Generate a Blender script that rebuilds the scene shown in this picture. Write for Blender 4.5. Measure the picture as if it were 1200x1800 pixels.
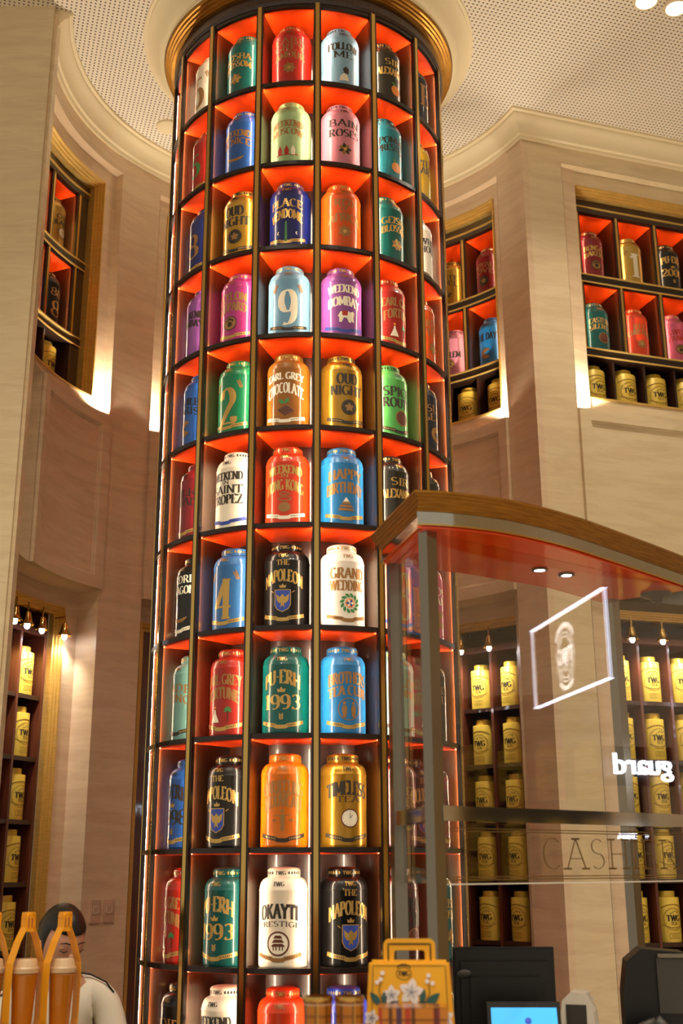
import bpy, bmesh, math, random
from mathutils import Vector, Matrix
random.seed(7)
rad, deg, sin, cos, pi = math.radians, math.degrees, math.sin, math.cos, math.pi
for o in list(bpy.data.objects): bpy.data.objects.remove(o)
SC = bpy.context.scene
COL = SC.collection
E = 1.60                                   # eye height: heights marked (e) are measured from the eye

# ------------------------------------------------------------------ camera
cam_d = bpy.data.cameras.new('camera'); cam = bpy.data.objects.new('camera', cam_d); COL.objects.link(cam)
cam.matrix_world = Matrix.Translation((0, 0, E)) @ Matrix.Rotation(rad(90 + 17.079), 4, 'X') @ Matrix.Rotation(rad(-0.2635), 4, 'Z')
cam_d.sensor_fit = 'VERTICAL'; cam_d.sensor_height = 36.0; cam_d.sensor_width = 24.0
cam_d.lens = 2045.33 / 1800 * 36
cam_d.clip_start = .05; cam_d.clip_end = 100
cam_d.dof.use_dof = True; cam_d.dof.focus_distance = 4.75; cam_d.dof.aperture_fstop = 3.2
SC.camera = cam
# ------------------------------------------------------------------ world, exposure
W = bpy.data.worlds.new('mall_ambience'); SC.world = W; W.use_nodes = True
W.node_tree.nodes['Background'].inputs[0].default_value = (1.0, .89, .69, 1)
W.node_tree.nodes['Background'].inputs[1].default_value = .47
SC.view_settings.view_transform = 'Standard'; SC.view_settings.look = 'None'
SC.view_settings.exposure = 0.22; SC.view_settings.gamma = 1.0; SC.view_settings.use_curve_mapping = False

# ceiling downlights: (x, y, watts); the first two are the ones in view
DOWN = [(1.453, 4.557, 22), (1.608, 4.604, 22), (-1.0, 2.6, 32), (-.55, 2.6, 32), (.7, 2.2, 42), (1.5, 2.4, 42), (-.2, 1.0, 66), (2.6, 3.2, 40), (-1.6, 1.3, 75), (3.4, 1.2, 90), (3.6, -1.0, 90), (0, -1.2, 90)]
CEIL = E + 3.93
P_LED, P_BULB = 104.0, 40.0                 # strength of the light strips and of the bulbs

# ------------------------------------------------------------------ colours and materials
def lin(c):
    return tuple(((v / 255) / 12.92 if v / 255 <= .04045 else ((v / 255 + .055) / 1.055) ** 2.4) for v in c)
MATS = {}
def mat(name, rgb, rough=.5, metal=0., coat=0., emit=None, strength=0., spec=.5, bump=0., noise=None, scale=20.):
    if name in MATS: return MATS[name]
    m = bpy.data.materials.new(name); m.use_nodes = True
    nt = m.node_tree; b = nt.nodes['Principled BSDF']; MATS[name] = m
    c = lin(rgb)
    b.inputs['Base Color'].default_value = (*c, 1); b.inputs['Roughness'].default_value = rough
    b.inputs['Metallic'].default_value = metal; b.inputs['Coat Weight'].default_value = coat
    b.inputs['Coat Roughness'].default_value = .035; b.inputs['Specular IOR Level'].default_value = spec
    if emit: b.inputs['Emission Color'].default_value = (*lin(emit), 1); b.inputs['Emission Strength'].default_value = strength
    if noise or bump:
        tc = nt.nodes.new('ShaderNodeTexCoord'); nz = nt.nodes.new('ShaderNodeTexNoise')
        mp = nt.nodes.new('ShaderNodeMapping'); nt.links.new(tc.outputs['Object'], mp.inputs[0]); nt.links.new(mp.outputs[0], nz.inputs[0])
        nz.inputs['Scale'].default_value = scale; nz.inputs['Detail'].default_value = 6
        if noise:
            mp.inputs['Scale'].default_value = noise[1]
            rp = nt.nodes.new('ShaderNodeValToRGB'); rp.color_ramp.elements[0].position = .32; rp.color_ramp.elements[1].position = .68
            rp.color_ramp.elements[0].color = (*lin(noise[0]), 1); rp.color_ramp.elements[1].color = (*c, 1)
            nt.links.new(nz.outputs[0], rp.inputs[0]); nt.links.new(rp.outputs[0], b.inputs['Base Color'])
        if bump:
            bp = nt.nodes.new('ShaderNodeBump'); bp.inputs['Strength'].default_value = bump; bp.inputs['Distance'].default_value = .002
            nt.links.new(nz.outputs[0], bp.inputs['Height']); nt.links.new(bp.outputs[0], b.inputs['Normal'])
    return m

def marble(name, base, vein):
    m = mat(name, base, .32); nt = m.node_tree; b = nt.nodes['Principled BSDF']
    tc = nt.nodes.new('ShaderNodeTexCoord'); mp = nt.nodes.new('ShaderNodeMapping')
    mp.inputs['Scale'].default_value = (1.1, 1.1, 7); mp.inputs['Rotation'].default_value = (.2, .25, 0)
    nz = nt.nodes.new('ShaderNodeTexNoise'); nz.inputs['Scale'].default_value = 3.2; nz.inputs['Detail'].default_value = 9; nz.inputs['Roughness'].default_value = .62
    nz.inputs['Distortion'].default_value = .5
    rp = nt.nodes.new('ShaderNodeValToRGB')
    e = rp.color_ramp.elements; e[0].position = .34; e[0].color = (*lin(vein), 1); e[1].position = .60; e[1].color = (*lin(base), 1)
    nt.links.new(tc.outputs['Object'], mp.inputs[0]); nt.links.new(mp.outputs[0], nz.inputs[0])
    nt.links.new(nz.outputs[0], rp.inputs[0]); nt.links.new(rp.outputs[0], b.inputs['Base Color'])
    return m
M_MARB = marble('cream_marble', (228, 210, 174), (216, 195, 158))
M_ROSE = marble('rose_marble', (228, 204, 172), (214, 186, 154))
M_PLAST = mat('cream_plaster', (238, 222, 184), .6)
M_GOLD = mat('brushed_gold', (234, 198, 118), .46, .7, noise=((218, 180, 98), (1, 1, 10)), scale=18)
M_BRASS = mat('polished_brass', (214, 178, 104), .16, 1.)
M_WOOD = mat('dark_wood', (58, 32, 22), .3, 0, .3, noise=((40, 20, 14), (14, 14, 1)), scale=6)
M_RWOOD = mat('mahogany', (104, 54, 38), .3, 0, .4, noise=((80, 38, 26), (14, 14, 1)), scale=6)
M_BACK = mat('brown_lacquer', (66, 34, 14), .3, 0, .4, noise=((50, 24, 10), (18, 18, 1)), scale=5)
M_SHELF = mat('black_shelf', (34, 20, 15), .28)
M_RED = mat('red_lacquer', (252, 72, 2), .5, 0, .05)
M_LED = mat('light_strip', (255, 255, 255), .5, emit=(255, 226, 192), strength=P_LED)
M_LEDN = mat('niche_light_strip', (255, 255, 255), .5, emit=(255, 222, 184), strength=P_LED * .75)
M_BULB = mat('bulb', (255, 255, 255), .3, emit=(236, 240, 255), strength=P_BULB)
M_CHROME = mat('chrome', (186, 180, 170), .07, 1.)
M_STEEL = mat('post_steel', (140, 130, 116), .16, 1.)
M_GOLDD = mat('dark_gold', (176, 126, 52), .40, .85, noise=((150, 102, 38), (1, 1, 12)), scale=16)
M_BRONZE = mat('bronze_mirror', (96, 84, 66), .1, 1.)
M_CANRED = mat('red_soffit', (232, 70, 20), .14, 0, .5)
M_BLACK = mat('black_plastic', (8, 8, 8), .4)
M_DKGREY = mat('grey_plastic', (62, 60, 56), .4)
M_WHITE = mat('white_plastic', (228, 222, 210), .4)
M_TIN = mat('yellow_tin', (226, 194, 78), .38, .15, .15)
M_TINLID = mat('yellow_tin_lid', (206, 170, 58), .36, .15, .2)
M_INK = mat('black_ink', (30, 24, 14), .5)
M_INKF = mat('faded_ink', (150, 118, 36), .5)
M_FLOOR = mat('floor_stone', (222, 206, 182), .25, noise=((206, 188, 162), (1, 1, 1)), scale=3)
M_YEL = mat('yellow_card', (240, 176, 30), .5)
M_ORANGE = mat('orange_strap', (246, 168, 26), .45)

def glass_mat(name, tint, refl=1.0):
    m = bpy.data.materials.new(name); m.use_nodes = True; nt = m.node_tree; nt.nodes.clear(); MATS[name] = m
    out = nt.nodes.new('ShaderNodeOutputMaterial'); mx = nt.nodes.new('ShaderNodeMixShader'); tr = nt.nodes.new('ShaderNodeBsdfTransparent')
    gl = nt.nodes.new('ShaderNodeBsdfGlossy'); fr = nt.nodes.new('ShaderNodeFresnel'); fr.inputs[0].default_value = 1.5
    tr.inputs[0].default_value = (*tint, 1); gl.inputs['Roughness'].default_value = 0.0; gl.inputs[0].default_value = (refl, refl, refl, 1)
    ge = nt.nodes.new('ShaderNodeNewGeometry'); mi = nt.nodes.new('ShaderNodeMix'); mi.inputs[2].default_value = 1.5; mi.inputs[3].default_value = 1 / 1.5   # same reflectance on both faces of the pane
    nt.links.new(ge.outputs['Backfacing'], mi.inputs[0]); nt.links.new(mi.outputs[0], fr.inputs[0])
    nt.links.new(fr.outputs[0], mx.inputs[0]); nt.links.new(tr.outputs[0], mx.inputs[1]); nt.links.new(gl.outputs[0], mx.inputs[2]); nt.links.new(mx.outputs[0], out.inputs[0])
    return m
M_GLASS = glass_mat('clear_glass', (.97, .965, .95))
M_AMBER = glass_mat('amber_plastic', (.93, .56, .14))
M_CLEARP = glass_mat('clear_plastic', (.9, .84, .72))

def ceil_mat():
    m = mat('perforated_plaster', (240, 230, 212), .7); nt = m.node_tree; b = nt.nodes['Principled BSDF']
    tc = nt.nodes.new('ShaderNodeTexCoord'); mp = nt.nodes.new('ShaderNodeMapping'); s = 1 / .0216
    mp.inputs['Scale'].default_value = (s, s, 0); mp.inputs['Rotation'].default_value = (0, 0, rad(-18))
    fr = nt.nodes.new('ShaderNodeVectorMath'); fr.operation = 'FRACTION'
    ds = nt.nodes.new('ShaderNodeVectorMath'); ds.operation = 'DISTANCE'; ds.inputs[1].default_value = (.5, .5, 0)
    rp = nt.nodes.new('ShaderNodeValToRGB'); e = rp.color_ramp.elements
    e[0].position = .20; e[0].color = (*lin((104, 90, 76)), 1); e[1].position = .25; e[1].color = (*lin((240, 230, 212)), 1)
    nt.links.new(tc.outputs['Object'], mp.inputs[0]); nt.links.new(mp.outputs[0], fr.inputs[0]); nt.links.new(fr.outputs[0], ds.inputs[0])
    nt.links.new(ds.outputs['Value'], rp.inputs[0]); nt.links.new(rp.outputs[0], b.inputs['Base Color'])
    return m
M_CEIL = ceil_mat()

# ------------------------------------------------------------------ mesh helpers
class MB:
    def __init__(s): s.v = []; s.f = []; s.m = []
    def add(s, vs, fs, mi=0):
        n = len(s.v); s.v += [tuple(p) for p in vs]; s.f += [tuple(i + n for i in f) for f in fs]; s.m += [mi] * len(fs)
    def box(s, x0, x1, y0, y1, z0, z1, mi=0):
        s.add([(x, y, z) for z in (z0, z1) for y in (y0, y1) for x in (x0, x1)],
              [(0, 2, 3, 1), (4, 5, 7, 6), (0, 1, 5, 4), (2, 6, 7, 3), (0, 4, 6, 2), (1, 3, 7, 5)], mi)
    def mbox(s, mp, s0, s1, d0, d1, z0, z1, n=1, mi=0):       # a box in wall coordinates (along, depth, height)
        vs = []; fs = []
        for i in range(n + 1):
            a = s0 + (s1 - s0) * i / n
            vs += [mp(a, d0, z0), mp(a, d1, z0), mp(a, d1, z1), mp(a, d0, z1)]
        for i in range(n):
            k = 4 * i
            for j in range(4): fs.append((k + j, k + (j + 1) % 4, k + 4 + (j + 1) % 4, k + 4 + j))
        fs += [(3, 2, 1, 0), (4 * n, 4 * n + 1, 4 * n + 2, 4 * n + 3)]
        s.add(vs, fs, mi)
    def sweep(s, mp, s0, s1, prof, n=1, mi=0):                # closed profile [(depth, height)] along the wall; s0 may be a mitre function of depth
        vs = []; fs = []; k = len(prof); f0 = s0 if callable(s0) else (lambda d: s0)
        for i in range(n + 1):
            vs += [mp(f0(d) + (s1 - f0(d)) * i / n, d, z) for d, z in prof]
        for i in range(n):
            for j in range(k): fs.append((i * k + j, i * k + (j + 1) % k, (i + 1) * k + (j + 1) % k, (i + 1) * k + j))
        fs += [tuple(range(k))[::-1], tuple(n * k + j for j in range(k))]
        s.add(vs, fs, mi)
    def frame(s, mp, s0, s1, z0, z1, prof, n=1, mi=0):        # profile [(inset, depth)] carried round a rectangle
        rings = []
        for ins, d in prof:
            a0, a1, b0, b1 = s0 + ins * mp.k, s1 - ins * mp.k, z0 + ins, z1 - ins
            r = [mp(a0 + (a1 - a0) * i / n, d, b0) for i in range(n + 1)] + [mp(a1 + (a0 - a1) * i / n, d, b1) for i in range(n + 1)]
            rings.append(r)
        k = len(rings[0]); vs = [p for r in rings for p in r]; fs = []
        for i in range(len(rings) - 1):
            for j in range(k): fs.append((i * k + j, i * k + (j + 1) % k, (i + 1) * k + (j + 1) % k, (i + 1) * k + j))
        s.add(vs, fs, mi)
    def lathe(s, prof, n=24, c=(0, 0, 0), mi=0, cap=True):
        vs = []; fs = []; k = len(prof)
        for i in range(n):
            a = 2 * pi * i / n
            vs += [(c[0] + r * sin(a), c[1] - r * cos(a), c[2] + z) for r, z in prof]
        for i in range(n):
            i2 = (i + 1) % n
            for j in range(k - 1): fs.append((i * k + j, i2 * k + j, i2 * k + j + 1, i * k + j + 1))
        if cap:
            if prof[0][0] > 1e-6: fs.append(tuple(i * k for i in range(n))[::-1])
            if prof[-1][0] > 1e-6: fs.append(tuple(i * k + k - 1 for i in range(n)))
        s.add(vs, fs, mi)
    def tube(s, pts, r, n=8, mi=0):
        pts = [Vector(p) for p in pts]; vs = []; fs = []
        for i, p in enumerate(pts):
            t = (pts[min(i + 1, len(pts) - 1)] - pts[max(i - 1, 0)]).normalized()
            u = t.cross(Vector((0, 0, 1)) if abs(t.z) < .9 else Vector((1, 0, 0))).normalized(); w = t.cross(u)
            rr = r[i] if isinstance(r, (list, tuple)) else r
            vs += [p + (u * cos(2 * pi * j / n) + w * sin(2 * pi * j / n)) * rr for j in range(n)]
        for i in range(len(pts) - 1):
            for j in range(n): fs.append((i * n + j, i * n + (j + 1) % n, (i + 1) * n + (j + 1) % n, (i + 1) * n + j))
        fs += [tuple(range(n))[::-1], tuple((len(pts) - 1) * n + j for j in range(n))]
        s.add(vs, fs, mi)
    def prism(s, poly, z0, z1, mi=0):
        k = len(poly)
        s.add([(x, y, z0) for x, y in poly] + [(x, y, z1) for x, y in poly],
              [tuple(range(k))[::-1], tuple(range(k, 2 * k))] + [(i, (i + 1) % k, k + (i + 1) % k, k + i) for i in range(k)], mi)
    def sphere(s, c, rx, ry, rz, n=16, m=10, mi=0, fn=None):
        vs = []; fs = []
        for j in range(m + 1):
            t = pi * j / m
            for i in range(n):
                a = 2 * pi * i / n; p = (sin(t) * sin(a), -sin(t) * cos(a), cos(t))
                if fn: p = fn(*p)
                vs.append((c[0] + rx * p[0], c[1] + ry * p[1], c[2] + rz * p[2]))
        for j in range(m):
            for i in range(n): fs.append((j * n + i, (j + 1) * n + i, (j + 1) * n + (i + 1) % n, j * n + (i + 1) % n))
        s.add(vs, fs, mi)
    def mesh(s, name, mats, smooth=False, fix=True):
        me = bpy.data.meshes.new(name); me.from_pydata(s.v, [], s.f)
        for m in (mats if isinstance(mats, (list, tuple)) else [mats]): me.materials.append(m)
        for p, i in zip(me.polygons, s.m): p.material_index = i
        if fix:
            bm = bmesh.new(); bm.from_mesh(me); bmesh.ops.recalc_face_normals(bm, faces=bm.faces); bm.to_mesh(me); bm.free()
        if smooth:
            for p in me.polygons: p.use_smooth = True
            if smooth != 'all': me.set_sharp_from_angle(angle=rad(38))
        return me
def put(name, me, parent=None, loc=(0, 0, 0), rz=0., sc=None):
    o = bpy.data.objects.new(name, me); COL.objects.link(o); o.location = loc; o.rotation_euler = (0, 0, rz)
    if sc: o.scale = (sc, sc, sc)
    if parent: o.parent = parent
    return o
def tag(o, label, cat=None, group=None, kind=None):
    o['label'] = label
    if cat: o['category'] = cat
    if group: o['group'] = group
    if kind: o['kind'] = kind
    return o
def thing(name, label, cat, loc=(0, 0, 0), rz=0., group=None, kind=None, sc=None):
    return tag(put(name, None, None, loc, rz, sc), label, cat, group, kind)

# ------------------------------------------------------------------ lettering: a small roman pen alphabet
def arc(cx, cy, rx, ry, a0, a1, n=12):
    return [(cx + rx * cos(rad(a0 + (a1 - a0) * i / n)), cy + ry * sin(rad(a0 + (a1 - a0) * i / n))) for i in range(n + 1)]
GL = {
 'A': (.80, [[(.05, 0), (.40, 1)], [(.40, 1), (.75, 0)], [(.17, .34), (.62, .34)]]),
 'B': (.68, [[(.13, 0), (.13, 1)], [(.13, 1), (.34, 1)] + arc(.34, .76, .22, .24, 90, -90) + [(.13, .52)], [(.34, .52)] + arc(.36, .26, .25, .26, 90, -90) + [(.13, 0)]]),
 'C': (.76, [arc(.41, .5, .34, .5, 48, 312)]),
 'D': (.78, [[(.13, 0), (.13, 1)], [(.13, 1), (.32, 1)] + arc(.32, .5, .37, .5, 90, -90) + [(.13, 0)]]),
 'E': (.66, [[(.13, 0), (.13, 1)], [(.13, .99), (.57, .99), (.57, .84)], [(.13, .52), (.45, .52)], [(.13, .01), (.6, .01), (.6, .17)]]),
 'F': (.62, [[(.13, 0), (.13, 1)], [(.13, .99), (.57, .99), (.57, .84)], [(.13, .52), (.45, .52)]]),
 'G': (.82, [arc(.41, .5, .34, .5, 48, 330), [(.70, .05), (.70, .42)], [(.48, .42), (.8, .42)]]),
 'H': (.82, [[(.13, 0), (.13, 1)], [(.69, 0), (.69, 1)], [(.13, .5), (.69, .5)]]),
 'I': (.30, [[(.15, 0), (.15, 1)]]),
 'J': (.48, [[(.32, 1), (.32, .2)] + arc(.18, .2, .14, .2, 0, -160, 6)]),
 'K': (.76, [[(.13, 0), (.13, 1)], [(.64, 1), (.15, .45)], [(.30, .6), (.68, 0)]]),
 'L': (.62, [[(.13, 0), (.13, 1)], [(.13, .01), (.58, .01), (.58, .18)]]),
 'M': (.96, [[(.12, 0), (.12, 1)], [(.12, 1), (.47, .1), (.82, 1)], [(.83, 0), (.83, 1)]]),
 'N': (.82, [[(.12, 0), (.12, 1)], [(.12, 1), (.70, 0)], [(.70, 0), (.70, 1)]]),
 'O': (.82, [arc(.41, .5, .34, .5, 0, 360, 22)]),
 'Q': (.82, [arc(.41, .5, .34, .5, 0, 360, 22), [(.45, .2), (.74, -.12)]]),
 'P': (.64, [[(.13, 0), (.13, 1)], [(.13, 1), (.32, 1)] + arc(.33, .73, .24, .27, 90, -90) + [(.13, .46)]]),
 'R': (.74, [[(.13, 0), (.13, 1)], [(.13, 1), (.32, 1)] + arc(.33, .75, .23, .25, 90, -90) + [(.13, .5)], [(.35, .5), (.68, 0)]]),
 'S': (.62, [arc(.31, .75, .22, .24, 40, 270, 10) + arc(.31, .26, .24, .25, 90, -140, 10)]),
 'T': (.72, [[(.36, 0), (.36, 1)], [(.05, .82), (.05, .99), (.67, .99), (.67, .82)]]),
 'U': (.78, [[(.13, 1), (.13, .3)] + arc(.39, .3, .26, .3, 180, 360, 10) + [(.65, 1)]]),
 'V': (.78, [[(.05, 1), (.39, 0)], [(.39, 0), (.73, 1)]]),
 'W': (1.08, [[(.04, 1), (.30, 0)], [(.30, 0), (.54, 1)], [(.54, 1), (.78, 0)], [(.78, 0), (1.04, 1)]]),
 'X': (.76, [[(.08, 1), (.68, 0)], [(.08, 0), (.66, 1)]]),
 'Y': (.76, [[(.05, 1), (.38, .48)], [(.38, .48), (.38, 0)], [(.38, .48), (.71, 1)]]),
 'Z': (.68, [[(.08, .84), (.08, .99), (.58, .99), (.08, .01), (.62, .01), (.62, .17)]]),
 '-': (.36, [[(.05, .48), (.31, .48)]]), ' ': (.34, []), '+': (.6, [[(.3, .2), (.3, .8)], [(.05, .5), (.55, .5)]]),
 '0': (.62, [arc(.31, .5, .25, .5, 0, 360, 20)]),
 '1': (.44, [[(.24, 0), (.24, 1)], [(.24, 1), (.06, .82)]]),
 '2': (.62, [[(.08, .72)] + arc(.31, .74, .23, .26, 170, -30, 10) + [(.08, .03), (.58, .03), (.58, .2)]]),
 '3': (.60, [arc(.28, .76, .22, .24, 150, -90, 9) + arc(.29, .27, .25, .27, 90, -150, 9)]),
 '4': (.66, [[(.46, 0), (.46, 1)], [(.46, 1), (.04, .3), (.64, .3)]]),
 '5': (.60, [[(.52, .98), (.14, .98), (.10, .56)] + arc(.28, .32, .25, .32, 125, -150, 10)]),
 '7': (.58, [[(.06, .82), (.06, .98), (.54, .98), (.2, 0)]]),
 '8': (.62, [arc(.31, .75, .21, .25, 0, 360, 16), arc(.31, .26, .26, .26, 0, 360, 16)]),
 '9': (.62, [arc(.31, .68, .24, .31, 0, 360, 16), [(.55, .68)] + arc(.26, .38, .29, .38, 10, -110, 10)]),
}
def resample(pts, step):
    out = [pts[0]]
    for a, b in zip(pts, pts[1:]):
        n = max(1, int(math.ceil(math.dist(a, b) / step)))
        out += [(a[0] + (b[0] - a[0]) * i / n, a[1] + (b[1] - a[1]) * i / n) for i in range(1, n + 1)]
    return out
def ribbon(mb, pts, width, mapf, mi, lay, pen=None, step=.012):
    pts = resample(pts, step); L = []; R = []
    for i, p in enumerate(pts):
        q = pts[min(i + 1, len(pts) - 1)]; o = pts[max(i - 1, 0)]
        dx, dy = q[0] - o[0], q[1] - o[1]; l = math.hypot(dx, dy) or 1; dx /= l; dy /= l
        w = width if pen is None else width * max(pen, abs(dx * .17 - dy * .985))
        L.append((p[0] - dy * w / 2, p[1] + dx * w / 2)); R.append((p[0] + dy * w / 2, p[1] - dx * w / 2))
    n = len(pts); k = max(1, int(math.ceil(width / .005))) if step < .1 else 1; vs = []; fs = []   # wide strokes are split across so that they follow round surfaces
    for j in range(k + 1):
        t = j / k; vs += [mapf(l[0] + (r[0] - l[0]) * t, l[1] + (r[1] - l[1]) * t, lay) for l, r in zip(L, R)]
    for j in range(k): fs += [(j * n + i, (j + 1) * n + i, (j + 1) * n + i + 1, j * n + i + 1) for i in range(n - 1)]
    mb.add(vs, fs, mi)
def write(mb, text, cx, cy, h, width, mapf, mi=0, lay=1, weight=.19, arch=0., serif=True, pen=.3, track=.06, fit=True):
    # cx, cy: centre of the line; h: cap height; width: greatest line width; arch: sag of the ends (m)
    ws = [GL[c][0] for c in text]; tot = sum(ws) + track * (len(text) - 1)
    sx = h
    if tot * h > width or fit: sx = width / tot
    x = cx - tot * sx / 2; half = max(width / 2, 1e-6)
    def wm(px, py):
        return px, py - arch * ((px - cx) / half) ** 2
    for c, w in zip(text, ws):
        for st in GL[c][1]:
            P = [wm(x + px * sx, cy - h / 2 + py * h) for px, py in st]
            ribbon(mb, P, weight * min(h, sx * 1.25), mapf, mi, lay, pen)
            if serif:
                for (e, nb) in ((st[0], st[1]), (st[-1], st[-2])):
                    if e[1] in (0, 1) and abs(nb[1] - e[1]) > abs(nb[0] - e[0]) * .8 and abs(nb[1] - e[1]) > .3:
                        q = .16 * sx; yy = e[1] * h * .97 + .015 * h
                        ribbon(mb, [wm(x + e[0] * sx - q, cy - h / 2 + yy), wm(x + e[0] * sx + q, cy - h / 2 + yy)], .06 * h, mapf, mi, lay)
        x += (w + track) * sx
def star(mb, pts, mapf, mi, lay, c=None, rings=3):          # filled star-convex patch that follows the surface
    pts = resample(pts + [pts[0]], .010)[:-1]; n = len(pts)
    if c is None: c = (sum(p[0] for p in pts) / n, sum(p[1] for p in pts) / n)
    vs = [mapf(*c, lay)]; fs = []
    for k in range(1, rings + 1):
        t = k / rings; vs += [mapf(c[0] + (p[0] - c[0]) * t, c[1] + (p[1] - c[1]) * t, lay) for p in pts]
    for i in range(n): fs.append((0, 1 + i, 1 + (i + 1) % n))
    for k in range(rings - 1):
        for i in range(n): a = 1 + k * n; fs.append((a + i, a + n + i, a + n + (i + 1) % n, a + (i + 1) % n))
    mb.add(vs, fs, mi)
def leaf(mb, x, y, l, w, a, mapf, mi, lay):
    pts = [(x + cos(a) * l * t - sin(a) * w * sin(pi * t) * s, y + sin(a) * l * t + cos(a) * w * sin(pi * t) * s)
           for s, ts in ((1, [0, .2, .4, .6, .8, 1]), (-1, [.8, .6, .4, .2])) for t in ts]
    star(mb, pts, mapf, mi, lay, rings=2)

# ------------------------------------------------------------------ plan: the round column and the wall round it
AX, AY, R0 = -.1532, 4.9292, .66
PH0, DSTEP = 27.4976, 22.5
Z9, PITCH = .0666, .40
RW = 1.26
def arcmap(s, d, z):                                       # s: bearing from the column axis (deg), d: depth behind the wall face
    r = RW + d; a = rad(s); return (AX + r * sin(a), AY - r * cos(a), E + z)
arcmap.k = 43.0
WX, WY = .985, 5.47
WU = (.95118, .30862); WN = (-.30862, .95118)
def wingmap(s, d, z): return (WX + WU[0] * s + WN[0] * d, WY + WU[1] * s + WN[1] * d, E + z)
wingmap.k = 1.0

# ------------------------------------------------------------------ floor, ceiling, ceiling fixtures
mb = MB(); mb.box(-6, 7, -4, 8, -.1, 0); tag(put('floor', mb.mesh('floor', M_FLOOR)), 'polished beige stone floor of the tea shop', 'floor', kind='structure')
mb = MB(); mb.box(-6, 7, -4, 8, CEIL, CEIL + .1); tag(put('ceiling', mb.mesh('ceiling', M_CEIL)), 'white perforated ceiling with rows of small dark holes', 'ceiling', kind='structure')

def downlight(x, y, watts, label):
    t = thing('ceiling_downlight', label, 'light', (x, y, CEIL), group='ceiling downlights')
    m = MB(); m.lathe([(.062, 0), (.062, -.008), (.05, -.012), (.044, -.002), (.044, 0)], 24); put('bezel', m.mesh('bezel', M_PLAST, True), t)
    m = MB(); m.lathe([(0, -.003), (.044, -.003), (.044, -.001), (0, -.001)], 24, cap=False)
    put('lens', m.mesh('lens', mat('downlight_lens', (255, 255, 255), .3, emit=(255, 240, 220), strength=14)), t)
    l = bpy.data.lights.new('downlight_beam', 'SPOT'); l.energy = watts * 1.7; l.spot_size = rad(125); l.spot_blend = .8; l.shadow_soft_size = .05; l.color = (1, .87, .70)
    lo = put('beam', l, t, (0, 0, -.03))
for i, (x, y, w) in enumerate(DOWN):
    downlight(x, y, w, ['left of the two bright ceiling downlights at the upper right corner', 'right of the two bright ceiling downlights at the upper right corner'][i] if i < 2 else 'ceiling downlight overhead in front of the counters')
mb = MB(); mb.lathe([(0, -.02), (.05, -.02), (.062, -.012), (.065, 0), (0, 0)], 28, cap=False)
tag(put('ceiling_speaker', mb.mesh('ceiling_speaker', M_PLAST, True), None, (-.949, 5.519, CEIL)), 'round white ceiling speaker on the perforated ceiling left of the column', 'speaker')

# ------------------------------------------------------------------ walls
CROWN = [(0, 3.80), (-.012, 3.795), (-.018, 3.806), (-.018, 3.815), (-.03, 3.822), (-.034, 3.84), (-.045, 3.865), (-.062, 3.887), (-.080, 3.897), (-.084, 3.905), (-.084, 3.912), (-.1, 3.916), (-.1, 3.935), (0, 3.935)]
GOLDUP = [(.088, .10), (.088, .042), (.096, .042), (.098, .058), (.104, .058), (.106, .074), (.112, .074), (.114, .09), (.122, .09), (.122, .14)]
GOLDLO = [(.088, .17), (.088, .132), (.096, .132), (.098, .144), (.105, .144), (.107, .156), (.114, .156), (.116, .168), (.125, .168), (.125, .20)]
TOPN, SILL, SPB = 3.70, 2.25, 1.33
P_R, P_L, N_END = (115.2, 125.4), (224., 236.4), 264.
def mitre_arc(d):                                           # bearing where the arc offset by d meets the wing offset by d
    lo, hi = 95., 130.
    for _ in range(40):
        a = (lo + hi) / 2; p = arcmap(a, d, 0); g = (p[0] - WX) * WN[0] + (p[1] - WY) * WN[1] - d
        if g > 0: hi = a
        else: lo = a
    return (lo + hi) / 2
def mitre_wing(d):
    p = arcmap(mitre_arc(d), d, 0); return (p[0] - WX) * WU[0] + (p[1] - WY) * WU[1]
def wall_pieces(w, mp, pil, niches, n_per, m_stone, lo_border):
    for a, b in pil:
        m = MB(); m.mbox(mp, a, b, 0, .34, -1.6, 3.93, n_per(a, b)); put('pilaster', m.mesh('pilaster', m_stone), w)
    for a, b in niches:
        n = n_per(a, b)
        m = MB(); m.mbox(mp, a, b, 0, .5, TOPN, 3.93, n); put('header', m.mesh('header', m_stone), w)
        b2, b = b, min(b, N_END) if mp is arcmap else b          # the left spandrel stops short and shows its end face
        m = MB(); m.mbox(mp, a, b, -.004, .5, SPB, SILL, n); sp = put('spandrel', m.mesh('spandrel', m_stone), w)
        m = MB(); m.frame(mp, a, b, SPB, SILL, [(0, .0), (0, -.022), (.062, -.022), (.068, -.012), (.072, -.012), (.076, -.003)], n); put('panel_moulding', m.mesh('panel_moulding', m_stone), sp); b = b2
        m = MB(); m.frame(mp, a, b, SILL, TOPN, [(.001, -.001), (.001, .05), (.09, .05), (.09, .10)], n); put('niche_surround', m.mesh('niche_surround', m_stone), w)
        m = MB(); m.frame(mp, a, b, SILL, TOPN, GOLDUP, n); put('gold_trim', m.mesh('gold_trim', M_GOLD), w)
        m = MB(); m.frame(mp, a, b, -1.7, SPB, [(.001, -.001), (.001, .14), (.09, .14), (.09, .2)], n); put('niche_surround', m.mesh('niche_surround', lo_border), w)
        m = MB(); m.frame(mp, a, b, -1.7, SPB, GOLDLO, n); put('gold_trim', m.mesh('gold_trim', M_GOLD), w)
na = lambda a, b: max(4, int(abs(b - a) / 1.6))
w = thing('wall_back', 'curved rose beige marble wall with niches behind the round column', 'wall', kind='structure')
wall_pieces(w, arcmap, [P_R, P_L], [(125.4, 224.), (236.4, 275.)], na, M_ROSE, M_ROSE)
m = MB(); m.sweep(arcmap, mitre_arc, 285, CROWN, 70); put('crown_moulding', m.mesh('crown_moulding', M_PLAST, True), w)
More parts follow.
